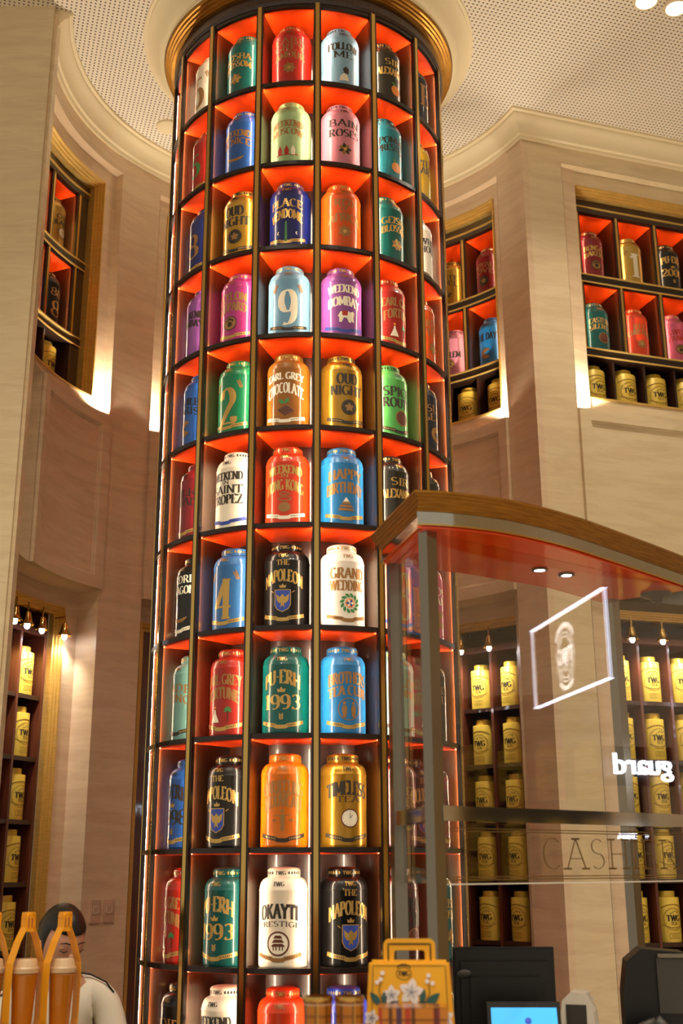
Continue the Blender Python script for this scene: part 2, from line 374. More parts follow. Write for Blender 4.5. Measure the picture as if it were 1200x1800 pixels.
w = thing('wall_right', 'flat cream marble wall right of the corner with two shelf niches', 'wall', kind='structure')
wall_pieces(w, wingmap, [(0, .238), (2.2, 2.8)], [(.238, 2.2)], lambda a, b: 1, M_MARB, M_BRONZE)
m = MB(); m.sweep(wingmap, mitre_wing, 2.8, CROWN, 1); put('crown_moulding', m.mesh('crown_moulding', M_PLAST, True), w)
# the near pier at the left edge of the view
m = MB(); m.box(-2.6, -1.338, 4.60, 4.66, 0, CEIL)
pier = tag(put('wall_left', m.mesh('wall_left', M_MARB)), 'plain pale marble pier at the left edge of the view', 'wall', kind='structure')
m = MB(); m.box(-2.6, -1.352, 4.58, 4.60, 0, CEIL - .0); put('facing_slab', m.mesh('facing_slab', M_MARB), pier)
# ring on the ceiling round the column head
t = thing('trim_1', 'round cream and gold moulding where the column meets the ceiling', 'moulding', (AX, AY, E), kind='structure')
m = MB(); m.lathe([(.716, 3.795), (.716, 3.81), (.735, 3.822), (.748, 3.845), (.770, 3.88), (.797, 3.905), (.806, 3.908), (.806, 3.916), (.822, 3.918), (.822, 3.932)], 96, cap=False); put('cream_cove', m.mesh('cream_cove', M_PLAST, True), t)
m = MB(); m.lathe([(.664, 3.74), (.680, 3.74), (.680, 3.752), (.690, 3.754), (.690, 3.766), (.700, 3.768), (.700, 3.780), (.710, 3.782), (.716, 3.80), (.714, 3.82)], 96, cap=False); put('gold_ring', m.mesh('gold_ring', M_GOLDD), t)

# ------------------------------------------------------------------ the round display column
RING = 16
colm = thing('display_column', 'tall round column of lit red lined shelf cells holding tea jars', 'shelving', (AX, AY, 0))
RB = .45
m = MB(); m.lathe([(RB, 0), (RB, E + 3.66)], 64); put('core', m.mesh('core', M_BACK, True), colm)
m = MB(); m.lathe([(.42, E + 3.655), (.657, E + 3.676), (.664, E + 3.69), (.664, E + 3.75), (.42, E + 3.75)], 96, cap=False); put('head_band', m.mesh('head_band', M_WOOD), colm)
m = MB(); m.lathe([(.42, .0), (.668, .0), (.668, .05), (.42, .05)], 64, cap=False); put('plinth', m.mesh('plinth', M_WOOD), colm)
ZT = E + Z9 + 9 * PITCH
md = MB(); md.box(-.008, .008, -.645, -RB + .01, .05, ZT); md.box(-.016, .016, -.659, -.645, .05, ZT); md = md.mesh('divider', M_BACK)
mdk = MB(); mdk.box(-.0162, .0162, -.6592, -.644, .05, ZT + .006); mdk.box(.0146, .0162, -.646, -.6424, .05, ZT); mdk.box(-.0162, -.0146, -.646, -.6424, .05, ZT); mdk = mdk.mesh('rib', M_SHELF)
ms = MB(); ms.box(-.0085, .0085, -.6625, -.659, .05, ZT + .01); ms = ms.mesh('brass_strip', M_BRASS)
ml = MB(); ml.box(.0088, .0144, -.6436, -.6426, .06, ZT - .03); ml.box(-.0144, -.0088, -.6436, -.6426, .06, ZT - .03); ml = ml.mesh('light_strip', M_LED)
def sector(a0, a1, r0, r1, z0, z1, n=6):
    m = MB(); vs = []
    for i in range(n + 1):
        a = rad(a0 + (a1 - a0) * i / n)
        vs += [(r0 * sin(a), -r0 * cos(a), z0), (r1 * sin(a), -r1 * cos(a), z0), (r1 * sin(a), -r1 * cos(a), z1), (r0 * sin(a), -r0 * cos(a), z1)]
    fs = []
    for i in range(n):
        k = 4 * i
        for j in range(4): fs.append((k + j, k + (j + 1) % 4, k + 4 + (j + 1) % 4, k + 4 + j))
    fs += [(3, 2, 1, 0), (4 * n, 4 * n + 1, 4 * n + 2, 4 * n + 3)]
    m.add(vs, fs); return m
m_sh = sector(-11.25, 11.25, RB - .01, .654, -.009, .009).mesh('shelf', M_SHELF)
m_rd = sector(-10.4, 10.4, RB - .005, .640, -.0125, -.0085).mesh('red_panel', M_RED)
for k in range(RING):
    a = rad(PH0 + k * DSTEP)
    d = put('divider', md, colm, rz=a); put('rib', mdk, d); put('brass_strip', ms, d); put('light_strip', ml, d)
for row in range(0, 14):
    for k in range(RING):
        s = put('shelf', m_sh, colm, (0, 0, E + Z9 + (9 - row) * PITCH), rad(PH0 + (k + .5) * DSTEP)); put('red_panel', m_rd, s)

# ------------------------------------------------------------------ tea jars
JR, JH = .088, .335
PROF = [(.0, 0), (.96, 0), (.99, .012), (1, .03), (1, .752), (1.012, .757), (1.012, .768), (.995, .775), (.985, .80), (.94, .838), (.86, .868), (.76, .885), (.69, .893), (.66, .900), (.655, .91)]
LPROF = [(.66, .905), (.672, .91), (.672, .962), (.66, .972), (.60, .985), (.45, .995), (.2, 1.0), (0, 1.0)]
def prof_r(zf):
    P = PROF[1:] + LPROF[1:]
    for (r0, z0), (r1, z1) in zip(P, P[1:]):
        if z0 <= zf <= z1 and z1 > z0: return r0 + (r1 - r0) * (zf - z0) / (z1 - z0)
    return 1.
def jarmap(x, z, lay):                                      # x along the surface (m), z height (m)
    zf = z / JH; r = JR * prof_r(zf) + .0006 + .0003 * lay
    if zf > .765: r = max(r, JR * min(prof_r(min(zf + .012, .97)), prof_r(max(zf - .012, 0)) + .02) + .0008)
    a = x / JR; return (r * sin(a), -r * cos(a), z)
def jm(name, rgb, metal): return mat(name, rgb if min(rgb) > 190 else tuple(.87 * v for v in rgb), .30 if metal else .38, .75 if metal else 0., .6, spec=.3)
COLS = {'teal': (0, 112, 108), 'red': (206, 34, 22), 'pale blue': (150, 198, 232), 'olive black': (38, 36, 26), 'cream': (238, 226, 204), 'blue': (36, 98, 190), 'navy': (20, 32, 110),
        'light green': (184, 220, 160), 'pink': (240, 150, 172), 'turquoise': (40, 150, 170), 'yellow': (236, 190, 30), 'gold': (216, 164, 52), 'orange': (240, 92, 18), 'purple': (160, 88, 176),
        'magenta': (196, 52, 140), 'sky blue': (132, 188, 226), 'green': (0, 138, 88), 'caramel': (172, 108, 26), 'bright green': (96, 200, 100), 'white': (244, 238, 226), 'scarlet': (240, 66, 22),
        'bright blue': (40, 140, 216), 'black': (10, 9, 9), 'mid blue': (52, 122, 196), 'seafoam': (130, 190, 180), 'amber': (246, 128, 10), 'plum': (128, 30, 44), 'maroon': (82, 22, 22), 'dark navy': (16, 26, 46),
        'deep teal': (0, 98, 96), 'brick red': (188, 36, 20), 'crimson': (150, 20, 30), 'rose': (226, 96, 130), 'royal blue': (30, 70, 190), 'bright gold': (226, 186, 88), 'ivory': (246, 236, 214)}
INK = {'g': mat('gold_print', (206, 168, 96), .3, .7), 'k': mat('dark_print', (44, 36, 26), .5), 'w': mat('cream_print', (244, 236, 214), .5), 'b': mat('blue_print', (48, 74, 168), .5), 'r': mat('red_print', (176, 40, 22), .5),
       'n': mat('leaf_print', (60, 132, 70), .5), 'o': mat('orange_print', (240, 146, 44), .5), 'br': mat('brown_print', (96, 48, 30), .5), 's': mat('soft_gold_print', (158, 116, 66), .4, .3)}
IK = list(INK); IMATS = [INK[k] for k in IK]
def ii(k): return IK.index(k)
W_ = 1.62 * JR
def banner(mb, ink, ink2, z=.085):
    pts = [(JR * t, JH * (z + .045 * abs(t) ** 1.6 - .012 * (abs(t) < .22))) for t in [-1.0 + .1 * i for i in range(21)]]
    ribbon(mb, pts, JH * .042, jarmap, ii(ink), 2)
    for s in (-1, 1):
        for q in range(7):
            x = s * (.3 + .075 * q); zz = z + .045 * abs(x) ** 1.6
            ribbon(mb, [(JR * x, JH * (zz - .009)), (JR * x, JH * (zz + .009))], .0028, jarmap, ii(ink2), 3)
def shield(mb, z):
    c = JH * z; hw, hh = .030, .038
    star(mb, [(-hw, c + hh), (hw, c + hh), (hw, c - hh * .5), (hw * .7, c - hh * .95), (0, c - hh * 1.25), (-hw * .7, c - hh * .95), (-hw, c - hh * .5)], jarmap, ii('b'), 3)
    ribbon(mb, [(-hw, c + hh), (hw, c + hh), (hw, c - hh * .5), (hw * .7, c - hh * .95), (0, c - hh * 1.25), (-hw * .7, c - hh * .95), (-hw, c - hh * .5), (-hw, c + hh)], .003, jarmap, ii('g'), 4)
    star(mb, [(0, c + .022), (.005, c + .016), (.010, c + .010), (.025, c + .022), (.022, c - .002), (.012, c - .014), (.006, c - .012), (.008, c - .030), (0, c - .022), (-.008, c - .030), (-.006, c - .012), (-.012, c - .014), (-.022, c - .002), (-.025, c + .022), (-.010, c + .010), (-.005, c + .016)], jarmap, ii('g'), 4)
    crown(mb, z + .155, .011); ribbon(mb, [(-.036, c + .028), (-.046, c + .036)], .003, jarmap, ii('g'), 3); ribbon(mb, [(.036, c + .028), (.046, c + .036)], .003, jarmap, ii('g'), 3)
def crown(mb, z, s, ink='g'):
    c = JH * z
    star(mb, [(-s, c - s * .6), (s, c - s * .6), (s * 1.25, c + s * .5), (s * .55, c + s * .1), (0, c + s), (-s * .55, c + s * .1), (-s * 1.25, c + s * .5)], jarmap, ii(ink), 3, c=(0, c - s * .2))
def disc(mb, x, z, r, ink, ring=None, lay=3):
    star(mb, arc(x, JH * z, r, r, 0, 345, 23), jarmap, ii(ink), lay)
    if ring: ribbon(mb, arc(x, JH * z, r * 1.08, r * 1.08, 0, 360, 28), .0035, jarmap, ii(ring), lay + 1)
def sprig(mb, x, z, a, n, l, ink):
    for q in range(n):
        for s in (-1, 1):
            leaf(mb, x + cos(a) * l * q * .55, JH * z + sin(a) * l * q * .55, l, l * .2, a + s * .7, jarmap, ii(ink), 3)
def emblem(mb, kind, ink):
    c = JH
    if kind == 'shield': shield(mb, .30)
    elif kind == 'crown': crown(mb, .475, .013); sprig(mb, 0, .15, pi / 2, 3, .013, 'g')
    elif kind == 'dress':
        star(mb, [(-.045, c * .15), (-.005, c * .15), (-.012, c * .2), (-.020, c * .25), (-.022, c * .29), (-.028, c * .29), (-.030, c * .25), (-.038, c * .2)], jarmap, ii('w'), 3)
        disc(mb, -.025, .315, .005, 'o'); ribbon(mb, [(.03, c * .16), (.029, c * .28)], .004, jarmap, ii('br'), 3)
        for a in range(6): leaf(mb, .029, c * .28, .017, .0035, rad(-20 + a * 44), jarmap, ii('n'), 4)
    elif kind == 'plate':
        disc(mb, .006, .27, .029, 'k', 'k')
        for a in range(5): leaf(mb, .006, c * .27, .02, .006, rad(20 + 72 * a), jarmap, ii('s'), 5)
    elif kind == 'clock':
        disc(mb, .006, .30, .029, 'w', 'br')
        ribbon(mb, arc(.006, c * .30, .031, .031, 0, 360, 28), .004, jarmap, ii('br'), 5)
        ribbon(mb, [(.006, c * .30), (.016, c * .335)], .0018, jarmap, ii('k'), 6); ribbon(mb, [(.006, c * .30), (.006, c * .355)], .0014, jarmap, ii('k'), 6)
        for a in range(12): ribbon(mb, [(.006 + .023 * cos(rad(30 * a)), c * .30 + .023 * sin(rad(30 * a))), (.006 + .026 * cos(rad(30 * a)), c * .30 + .026 * sin(rad(30 * a)))], .0015, jarmap, ii('k'), 6)
    elif kind == 'scales':
        star(mb, [(-.006, c * .17), (.006, c * .17), (.008, c * .28), (.010, c * .34), (-.010, c * .34), (-.008, c * .28)], jarmap, ii('s'), 3); disc(mb, 0, .375, .006, 's')
        ribbon(mb, [(-.030, c * .33), (.030, c * .33)], .003, jarmap, ii('s'), 3)
        for s in (-1, 1): star(mb, arc(s * .03, c * .29, .009, .008, 180, 360, 8), jarmap, ii('s'), 3)
    elif kind == 'elephant':
        star(mb, [(-.03, c * .27), (-.02, c * .33), (.012, c * .34), (.024, c * .33), (.036, c * .35), (.042, c * .32), (.037, c * .26), (.040, c * .20), (.034, c * .20), (.031, c * .26), (.026, c * .28), (.026, c * .19), (.016, c * .19), (.014, c * .25), (-.012, c * .25), (-.014, c * .19), (-.024, c * .19), (-.025, c * .26)], jarmap, ii('w'), 3, c=(0, c * .29))
        star(mb, [(-.012, c * .28), (.010, c * .28), (.012, c * .345), (-.012, c * .345)], jarmap, ii('r'), 4)
    elif kind == 'choc':
        star(mb, [(-.032, c * .22), (.002, c * .14), (.04, c * .20), (.006, c * .27)], jarmap, ii('br'), 3)
        for s in (.33, .66): ribbon(mb, [(-.032 + .034 * s, c * (.22 - .08 * s)), (.006 + .034 * s, c * (.27 - .07 * s))], .002, jarmap, ii('k'), 4)
        leaf(mb, -.002, c * .29, .03, .008, 2.4, jarmap, ii('n'), 4); leaf(mb, .0, c * .29, .03, .008, 1.0, jarmap, ii('n'), 4)
    elif kind == 'pagoda':
        disc(mb, 0, .235, .036, 'w', 'br', 2)
        ribbon(mb, arc(0, c * .235, .037, .037, 0, 360, 30), .004, jarmap, ii('br'), 4)
        for q, (w, z) in enumerate([(.016, .285), (.022, .245), (.026, .205)]):
            star(mb, [(-w, c * z), (w, c * z), (w * .6, c * (z + .03)), (-w * .6, c * (z + .03))], jarmap, ii('br'), 4)
        for x in (-.016, -.006, .006, .016): ribbon(mb, [(x, c * .17), (x, c * .205)], .004, jarmap, ii('br'), 4)
    elif kind == 'wreath':
        for a in range(12): leaf(mb, .006 + .024 * cos(rad(30 * a)), c * .27 + .024 * sin(rad(30 * a)), .022, .006, rad(30 * a + 60), jarmap, ii('n'), 3)
        disc(mb, .006, .27, .018, 'o', None, 2)
        for a in range(6): leaf(mb, .006, c * .27, .016, .005, rad(60 * a), jarmap, ii('b' if a % 2 else 'w'), 4)
    elif kind == 'pair':
        ribbon(mb, arc(0, c * .27, .04, .04, 0, 360, 30), .003, jarmap, ii('s'), 3)
        for x in (-.017, .017): star(mb, [(x - .006, c * .18), (x + .006, c * .18), (x + .010, c * .27), (x + .006, c * .31), (x - .006, c * .31), (x - .010, c * .27)], jarmap, ii('s'), 3); disc(mb, x, .335, .006, 's')
    elif kind == 'temple':
        for w, z in ((.034, .17), (.028, .21), (.018, .25)): star(mb, [(-w, c * z), (w, c * z), (w * .8, c * (z + .03)), (-w * .8, c * (z + .03))], jarmap, ii('s'), 3)
        star(mb, [(-.012, c * .28), (.012, c * .28), (0, c * .335)], jarmap, ii('w'), 3)
    elif kind == 'pot':
        star(mb, arc(0, c * .20, .024, .020, 0, 345, 18), jarmap, ii('s'), 3); ribbon(mb, arc(0, c * .30, .026, .008, 0, 360, 16), .004, jarmap, ii('s'), 3); ribbon(mb, arc(0, c * .36, .018, .006, 0, 360, 16), .004, jarmap, ii('s'), 3)
    elif kind == 'domes':
        for x, k in ((-.03, 'r'), (0, 'r'), (.028, 'w')): star(mb, [(x - .008, c * .13), (x + .008, c * .13), (x + .010, c * .2), (x, c * .27), (x - .010, c * .2)], jarmap, ii(k), 3)
        ribbon(mb, [(-.05, c * .13), (.05, c * .13)], .004, jarmap, ii('r'), 3)
    elif kind == 'bird':
        star(mb, [(-.02, c * .09), (.024, c * .09), (.018, c * .17), (.002, c * .21), (-.014, c * .16)], jarmap, ii('w'), 3)
        star(mb, [(.002, c * .2), (.022, c * .2), (.024, c * .27), (.01, c * .31), (-.004, c * .27)], jarmap, ii('k'), 3)
    elif kind == 'flower':
        for a in range(7): leaf(mb, 0, c * .25, .03, .009, rad(51 * a), jarmap, ii('s' if a % 2 else ink), 3)
        disc(mb, 0, .25, .008, 'g', None, 4)
    elif kind == 'fruit':
        disc(mb, .012, .2, .026, 'o'); leaf(mb, .012, c * .27, .028, .008, 2.6, jarmap, ii('n'), 4)
    elif kind == 'tower':
        star(mb, [(-.006, c * .08), (.006, c * .08), (.004, c * .36), (-.004, c * .36)], jarmap, ii('n'), 3)
        for x in (-.04, .04): sprig(mb, x, .2, 0, 1, .012, 'w')
    elif kind == 'gondola':
        star(mb, arc(0, c * .26, .045, .028, 190, 350, 14) + [(.03, c * .22), (-.03, c * .22)], jarmap, ii('s'), 3)
    elif kind == 'paw':
        disc(mb, 0, .26, .028, 's', 'k'); disc(mb, 0, .245, .011, 'k', None, 5)
        for a in (40, 75, 105, 140): disc(mb, .018 * cos(rad(a)), .26 + .018 * sin(rad(a)) / JH, .005, 'k', None, 5)
    elif kind == 'laurel':
        sprig(mb, -.062, .58, rad(66), 5, .013, 's'); sprig(mb, .062, .58, rad(114), 5, .013, 's')
    elif kind == 'seal': disc(mb, .014, .26, .030, 'br', 's')
    elif kind == 'moon':
        star(mb, arc(0, c * .25, .034, .034, 40, 320, 18) + arc(.014, c * .25, .024, .024, 300, 60, 10), jarmap, ii('s'), 3, c=(-.022, c * .25))
# (colour, title lines [(text, height fraction, cap height fraction, arch)], ink, emblem, banner ink or None)
T1 = lambda a, b, h=.085: [(a, .60, h, .012), (b, .485, h, .018)]
SPEC = {
 'geisha': ('teal', T1('GEISHA', 'BLOSSOM'), 'g', 'flower', None), 'amour': ('red', [('EARL', .68, .075, .004), ('GREY', .575, .085, .006), ('AMOUR', .455, .09, .012)], 's', 'flower', None),
 'follow': ('pale blue', [('FOLLOW', .63, .1, .008), ('ME', .50, .09, 0)], 'k', 'bird', None), 'alex': ('olive black', [('SIR', .63, .085, 0), ('ALEXANDER', .48, .10, .006)], 'g', 'fruit', None),
 'b_black': ('dark navy', [('B', .5, .3, 0)], 's', None, None), 'five': ('cream', [('5', .38, .42, 0)], 's', 'laurel', None),
 'patch': ('brick red', [('5', .42, .3, 0)], 'n', None, 'g'), 'venice': ('blue', T1('WEEKEND', 'VENICE'), 's', 'gondola', None), 'moscow': ('light green', T1('WEEKEND', 'MOSCOW'), 's', 'domes', None),
 'bain': ('pink', [('BAIN', .64, .09, 0), ('ROSES', .49, .095, 0)], 'k', 'flower', None), 'pomme': ('turquoise', T1('POMME', 'PRESTIGE'), 'k', 'fruit', None), 'yel': ('yellow', T1('TEA', 'PARTY'), 'k', None, 'k'),
 'navy': ('navy', [('8', .4, .3, 0)], 's', None, 'g'), 'oud': ('gold', [('OUD', .64, .12, 0), ('NIGHT', .49, .11, 0)], 'k', 'plate', 'k'), 'vendome': ('navy', [('PLACE', .63, .10, .010), ('VENDOME', .475, .115, .022)], 'g', 'tower', 'g'),
 'africa': ('orange', [('RED', .66, .09, 0), ('OF', .57, .045, 0), ('AFRICA', .455, .10, .016)], 's', 'flower', None), 'wh': ('white', T1('WHITE', 'HOUSE'), 'k', None, 'k'),
 'wkp': ('purple', T1('WEEKEND', 'BOMBAY'), 'k', None, None), 'leopard': ('magenta', [('CEYLON', .63, .10, .012), ('LEOPARD', .49, .11, .014)], 's', 'paw', 'g'), 'nine': ('sky blue', [('9', .37, .42, 0)], 'w', 'laurel', 'k'),
 'bombay': ('purple', [('WEEKEND', .65, .095, .010), ('BOMBAY', .48, .11, .014)], 'w', 'elephant', 'b'), 'fortune': ('brick red', [('EARL GREY', .63, .105, .010), ('FORTUNE', .48, .115, .022)], 's', 'dress', 'g'),
 'or2': ('orange', T1('RED', 'TEA'), 's', 'flower', None), 'bl2': ('blue', T1('ETOILE', 'PARIS'), 'k', 'moon', None), 'two': ('green', [('2', .35, .42, 0)], 'g', 'laurel', 'g'),
 'choco': ('caramel', [('EARL GREY', .655, .08, .010), ('CHOCOLATE', .50, .12, .024)], 'w', 'choc', 'w'), 'spice': ('bright green', [('SPICE', .60, .11, 0), ('ROUTE', .455, .11, 0)], 'k', 'seal', 'k'),
 'dn': ('dark navy', T1('ISLES', 'SEAS'), 's', 'moon', None), 'rd': ('crimson', T1('SILK', 'ROAD'), 'k', None, 'g'), 'tropez': ('ivory', [('WEEKEND', .655, .09, 0), ('IN', .575, .04, 0), ('SAINT', .49, .09, 0), ('TROPEZ', .365, .10, 0)], 'k', None, 'b'),
 'hk': ('scarlet', [('WEEKEND', .665, .09, .012), ('IN', .585, .04, 0), ('HONG KONG', .475, .115, .020)], 'g', 'pot', 'w'), 'bday': ('bright blue', [('HAPPY', .62, .11, .010), ('BIRTHDAY', .455, .12, .014)], 's', 'temple', 'g'),
 'dgold': ('olive black', T1('GOLD', 'RUSH'), 'g', None, 'g'), 'dragon': ('black', [('ORDRE', .70, .08, 0), ('DRAGON', .57, .085, 0)], 'w', 'gondola', 'w'), 'four': ('mid blue', [('4', .36, .42, 0)], 'g', 'laurel', 'g'),
 'napo': ('black', [('THE', .735, .055, 0), ('NAPOLEON', .585, .125, .026)], 'g', 'shield', 'g'), 'wedding': ('white', [('GRAND', .62, .11, 0), ('WEDDING', .475, .105, 0)], 's', 'wreath', 's'), 'eight': ('orange', [('8', .42, .5, 0)], 'g', None, 'b'),
 'pk': ('rose', T1('ROSE', 'LANE'), 'w', 'moon', None), 'sea': ('seafoam', T1('JADE', 'SONG'), 's', None, 'k'), 'puerh': ('deep teal', [('PU-ERH', .625, .135, .022), ('1993', .345, .14, 0)], 'g', 'crown', 'g'),
 'broth': ('bright blue', [('BROTHERS', .62, .115, .014), ('TEA CLUB', .48, .095, .016)], 's', 'pair', 'g'), 'dk2': ('black', T1('NOIR', 'NUIT'), 's', None, None), 'pu98': ('blue', [('PU-ERH', .625, .135, .022), ('1998', .345, .14, 0)], 'k', 'crown', 'g'),
 'darj': ('amber', [('DARJEELING', .63, .12, .014), ('NOUVEAU', .49, .12, .018)], 's', 'scales', 'k'), 'time': ('gold', [('TIMELESS', .62, .13, .016), ('TEA', .50, .055, 0)], 'k', 'clock', 'k'), 'plum': ('plum', T1('QUEEN', 'TEA'), 's', 'paw', None),
 'kayti': ('ivory', [('OKAYTI', .555, .13, .008), ('PRESTIGE', .43, .045, .008)], 'k', 'pagoda', 's'), 'royal': ('maroon', [('ROYAL', .60, .13, 0), ('ORCHID', .45, .125, 0)], 'k', 'seal', None), 'rw': ('scarlet', T1('RED', 'CHINA'), 's', 'flower', 'g'),
 'rb': ('royal blue', T1('BLUE', 'MOON'), 's', 'moon', 'w'),
 'bengal': ('crimson', T1('BENGAL', 'BAKERY'), 'g', 'paw', None), 'one': ('bright gold', [('1', .38, .42, 0)], 'w', 'laurel', None), 'pu20': ('black', [('PU-ERH', .63, .12, .012), ('2000', .36, .13, 0)], 'g', 'crown', None), 'silent': ('deep teal', T1('EASTERN', 'SILENCE'), 'g', 'seal', None),
 'firec': ('scarlet', T1('RED', 'CHRISTMAS'), 's', 'flower', None), 'wynn': ('rose', T1('SWEET', 'FRANCE'), 'r', 'paw', None), 'thed': ('bright blue', [('THE DAY', .58, .12, 0)], 'k', 'moon', None), 'pinkl': ('pink', [('HARLEM', .44, .11, 0)], 'k', 'paw', None),
 'outg': ('gold', T1('SUITE', 'NOEL'), 'k', 'flower', None), 'royl': ('crimson', T1('ROYAL', 'LOVE'), 's', 'plate', None), 'n8': ('black', [('8', .3, .25, 0), ('88', .6, .12, 0)], 's', None, None), 'goldw': ('bright gold', T1('OR', 'BLANC'), 'k', 'clock', None),
}
_body = {}; _print = {}; _lid = MB(); _lid.lathe([(r * JR, z * JH) for r, z in LPROF], 28, cap=False)
_lidprint = {}
def jar_meshes(key):
    col, lines, ink, emb, ban = SPEC[key]
    if col not in _body:
        mt = jm('jar_' + col.replace(' ', '_'), COLS[col], col in ('gold', 'bright gold'))
        m = MB(); m.lathe([(r * JR, z * JH) for r, z in PROF], 36, cap=False); b = m.mesh('body', mt, True)
        l = MB(); l.v, l.f, l.m = _lid.v, _lid.f, _lid.m
        _body[col] = (b, l.mesh('lid', mt, True))
    if key not in _print:
        m = MB()
        for text, z, h, a in lines:
            wd = W_ if len(text) > 3 else W_ * (.50 if len(text) == 1 else .62)
            if len(text) >= 8: wd = W_ * 1.12
            if text in ('OF', 'IN', 'THE'): wd = .030 if len(text) == 2 else .05
            write(m, text, 0, JH * z, JH * h * 1.1, wd, jarmap, ii(ink), 1, weight=.25 if len(text) > 1 else .20, arch=a)
        if emb: emblem(m, emb, ink)
        if ban: banner(m, ban, 'k' if ban != 'k' else 'g')
        write(m, 'TWG', 0, JH * .825, JH * .042, .042, jarmap, ii('k' if ink == 'k' else 'g' if ink == 'g' else 's'), 3, weight=.26)
        _print[key] = m.mesh('lettering', IMATS, fix=False)
    lk = 'k' if ink == 'k' else 'g'
    if lk not in _lidprint:
        m = MB(); lm = lambda x, z, lay: ((JR * .672 + .0012) * sin(x / (JR * .672)), -(JR * .672 + .0012) * cos(x / (JR * .672)), z)
        write(m, 'TWG', 0, JH * .936, JH * .036, .038, lm, ii(lk), 1, weight=.26)
        for s in (-1, 1):
            for q in range(5): leaf(m, s * (.027 + .011 * q), JH * .936, .009 * s, .003, .5, lm, ii(lk), 1); leaf(m, s * (.027 + .011 * q), JH * .936, .009 * s, .003, -.5, lm, ii(lk), 1)
        _lidprint[lk] = m.mesh('lid_lettering', IMATS, fix=False)
    return _body[col][0], _body[col][1], _print[key], _lidprint[lk]
def jar(key, loc, rz, label, group, sc=None):
    t = thing('tea_jar', label, 'jar', loc, rz, group, sc=sc); b, l, p, lp = jar_meshes(key)
    put('body', b, t); put('lettering', p, t)['kind'] = 'stuff'; li = put('lid', l, t); put('lid_lettering', lp, li)['kind'] = 'stuff'
    return t
GRID = [  # left to right as seen: cells -4 .. 1
 ['five', 'geisha', 'amour', 'follow', 'alex', 'b_black'], ['patch', 'venice', 'moscow', 'bain', 'pomme', 'yel'], ['navy', 'oud', 'vendome', 'africa', 'geisha', 'wh'],
 ['wkp', 'leopard', 'nine', 'bombay', 'fortune', 'or2'], ['bl2', 'two', 'choco', 'oud', 'spice', 'dn'], ['rd', 'tropez', 'hk', 'bday', 'alex', 'dgold'],
 ['dragon', 'four', 'napo', 'wedding', 'eight', 'pk'], ['sea', 'fortune', 'puerh', 'broth', 'sea', 'dk2'], ['pu98', 'napo', 'darj', 'time', 'plum', 'rd'],
 ['fortune', 'puerh', 'kayti', 'napo', 'royal', 'geisha'], ['dk2', 'tropez', 'rw', 'rb', 'dn', 'two']]
ORD = ['top', 'second', 'third', 'fourth', 'fifth', 'sixth', 'seventh', 'eighth', 'ninth', 'tenth', 'eleventh']
CELL = ['far left cell', 'second cell from left', 'just left of centre', 'just right of centre', 'second cell from right', 'far right cell']
RJ = .545
for r, row in enumerate(GRID):
    for c, key in enumerate(row):
        a = rad(PH0 + (c - 4 + .5) * DSTEP); z = E + Z9 + (9 - (r + 1)) * PITCH + .0092
        rn = ORD[r] + (' row' if r == 0 else ' row from top')
        jar(key, (AX + RJ * sin(a), AY - RJ * cos(a), z), a + rad(random.uniform(-4, 4)), '%s jar on the column, %s, %s' % (SPEC[key][0], rn, CELL[c]), 'tea jars on the round column')

# ------------------------------------------------------------------ yellow tea tins
def tin_meshes(r, h):
    m = MB(); m.lathe([(0, 0), (r * .985, 0), (r, .004), (r, h * .86), (r * .985, h * .872), (r * .7, h * .88), (r * .66, h * .885)], 28, cap=False); b = m.mesh('body', M_TIN, True)
    m = MB(); m.lathe([(r * .68, h * .88), (r * .70, h * .885), (r * .70, h * .985), (r * .67, h), (0, h)], 24, cap=False); l = m.mesh('lid', M_TINLID, True)
    mp = lambda x, z, lay: ((r + .0006 + .0003 * lay) * sin(x / r), -(r + .0006 + .0003 * lay) * cos(x / r), z)
    m = MB(); zc = h * .47
    write(m, 'TWG', 0, zc, h * .115, r * 1.15, mp, 0, 2, weight=.24); write(m, 'TEA', 0, zc - h * .105, h * .055, r * .55, mp, 0, 2, weight=.2)
    for q in (.78, .84): ribbon(m, arc(0, zc - h * .02, r * q, h * .21 * q / .8, 0, 360, 36), .0016, mp, 1, 1)
    for q in range(5): leaf(m, r * (-.3 + .15 * q), zc + h * (.10 + .03 * (2 - abs(q - 2)) * .5), r * .13, r * .04, .3 * (q - 2) + .2, mp, 0, 2)
    ribbon(m, [(r * t * 1.0, zc + h * (.265 - .07 * t * t)) for t in [-1 + .2 * i for i in range(11)]], h * .022, mp, 1, 1)
    ribbon(m, [(r * t * .9, zc + h * (-.19 + .06 * t * t)) for t in [-1 + .2 * i for i in range(11)]], h * .018, mp, 1, 1)
    bx = [(-r * .42, h * .075), (r * .42, h * .075), (r * .42, h * .175), (-r * .42, h * .175), (-r * .42, h * .075)]
    ribbon(m, bx, .0014, mp, 0, 1)
    for q in range(3): ribbon(m, [(-r * .3, h * (.1 + .025 * q)), (r * .3, h * (.1 + .025 * q))], .0016, mp, 1, 1)
    return b, l, m.mesh('lettering', [M_INK, M_INKF], fix=False)
TIN_A = tin_meshes(.059, .232); TIN_B = tin_meshes(.071, .245)
def tin(kind, loc, rz, label, group):
    t = thing('tea_tin', label, 'tin', loc, rz, group); b, l, p = kind
    put('body', b, t); put('lid', l, t); put('lettering', p, t)['kind'] = 'stuff'; return t

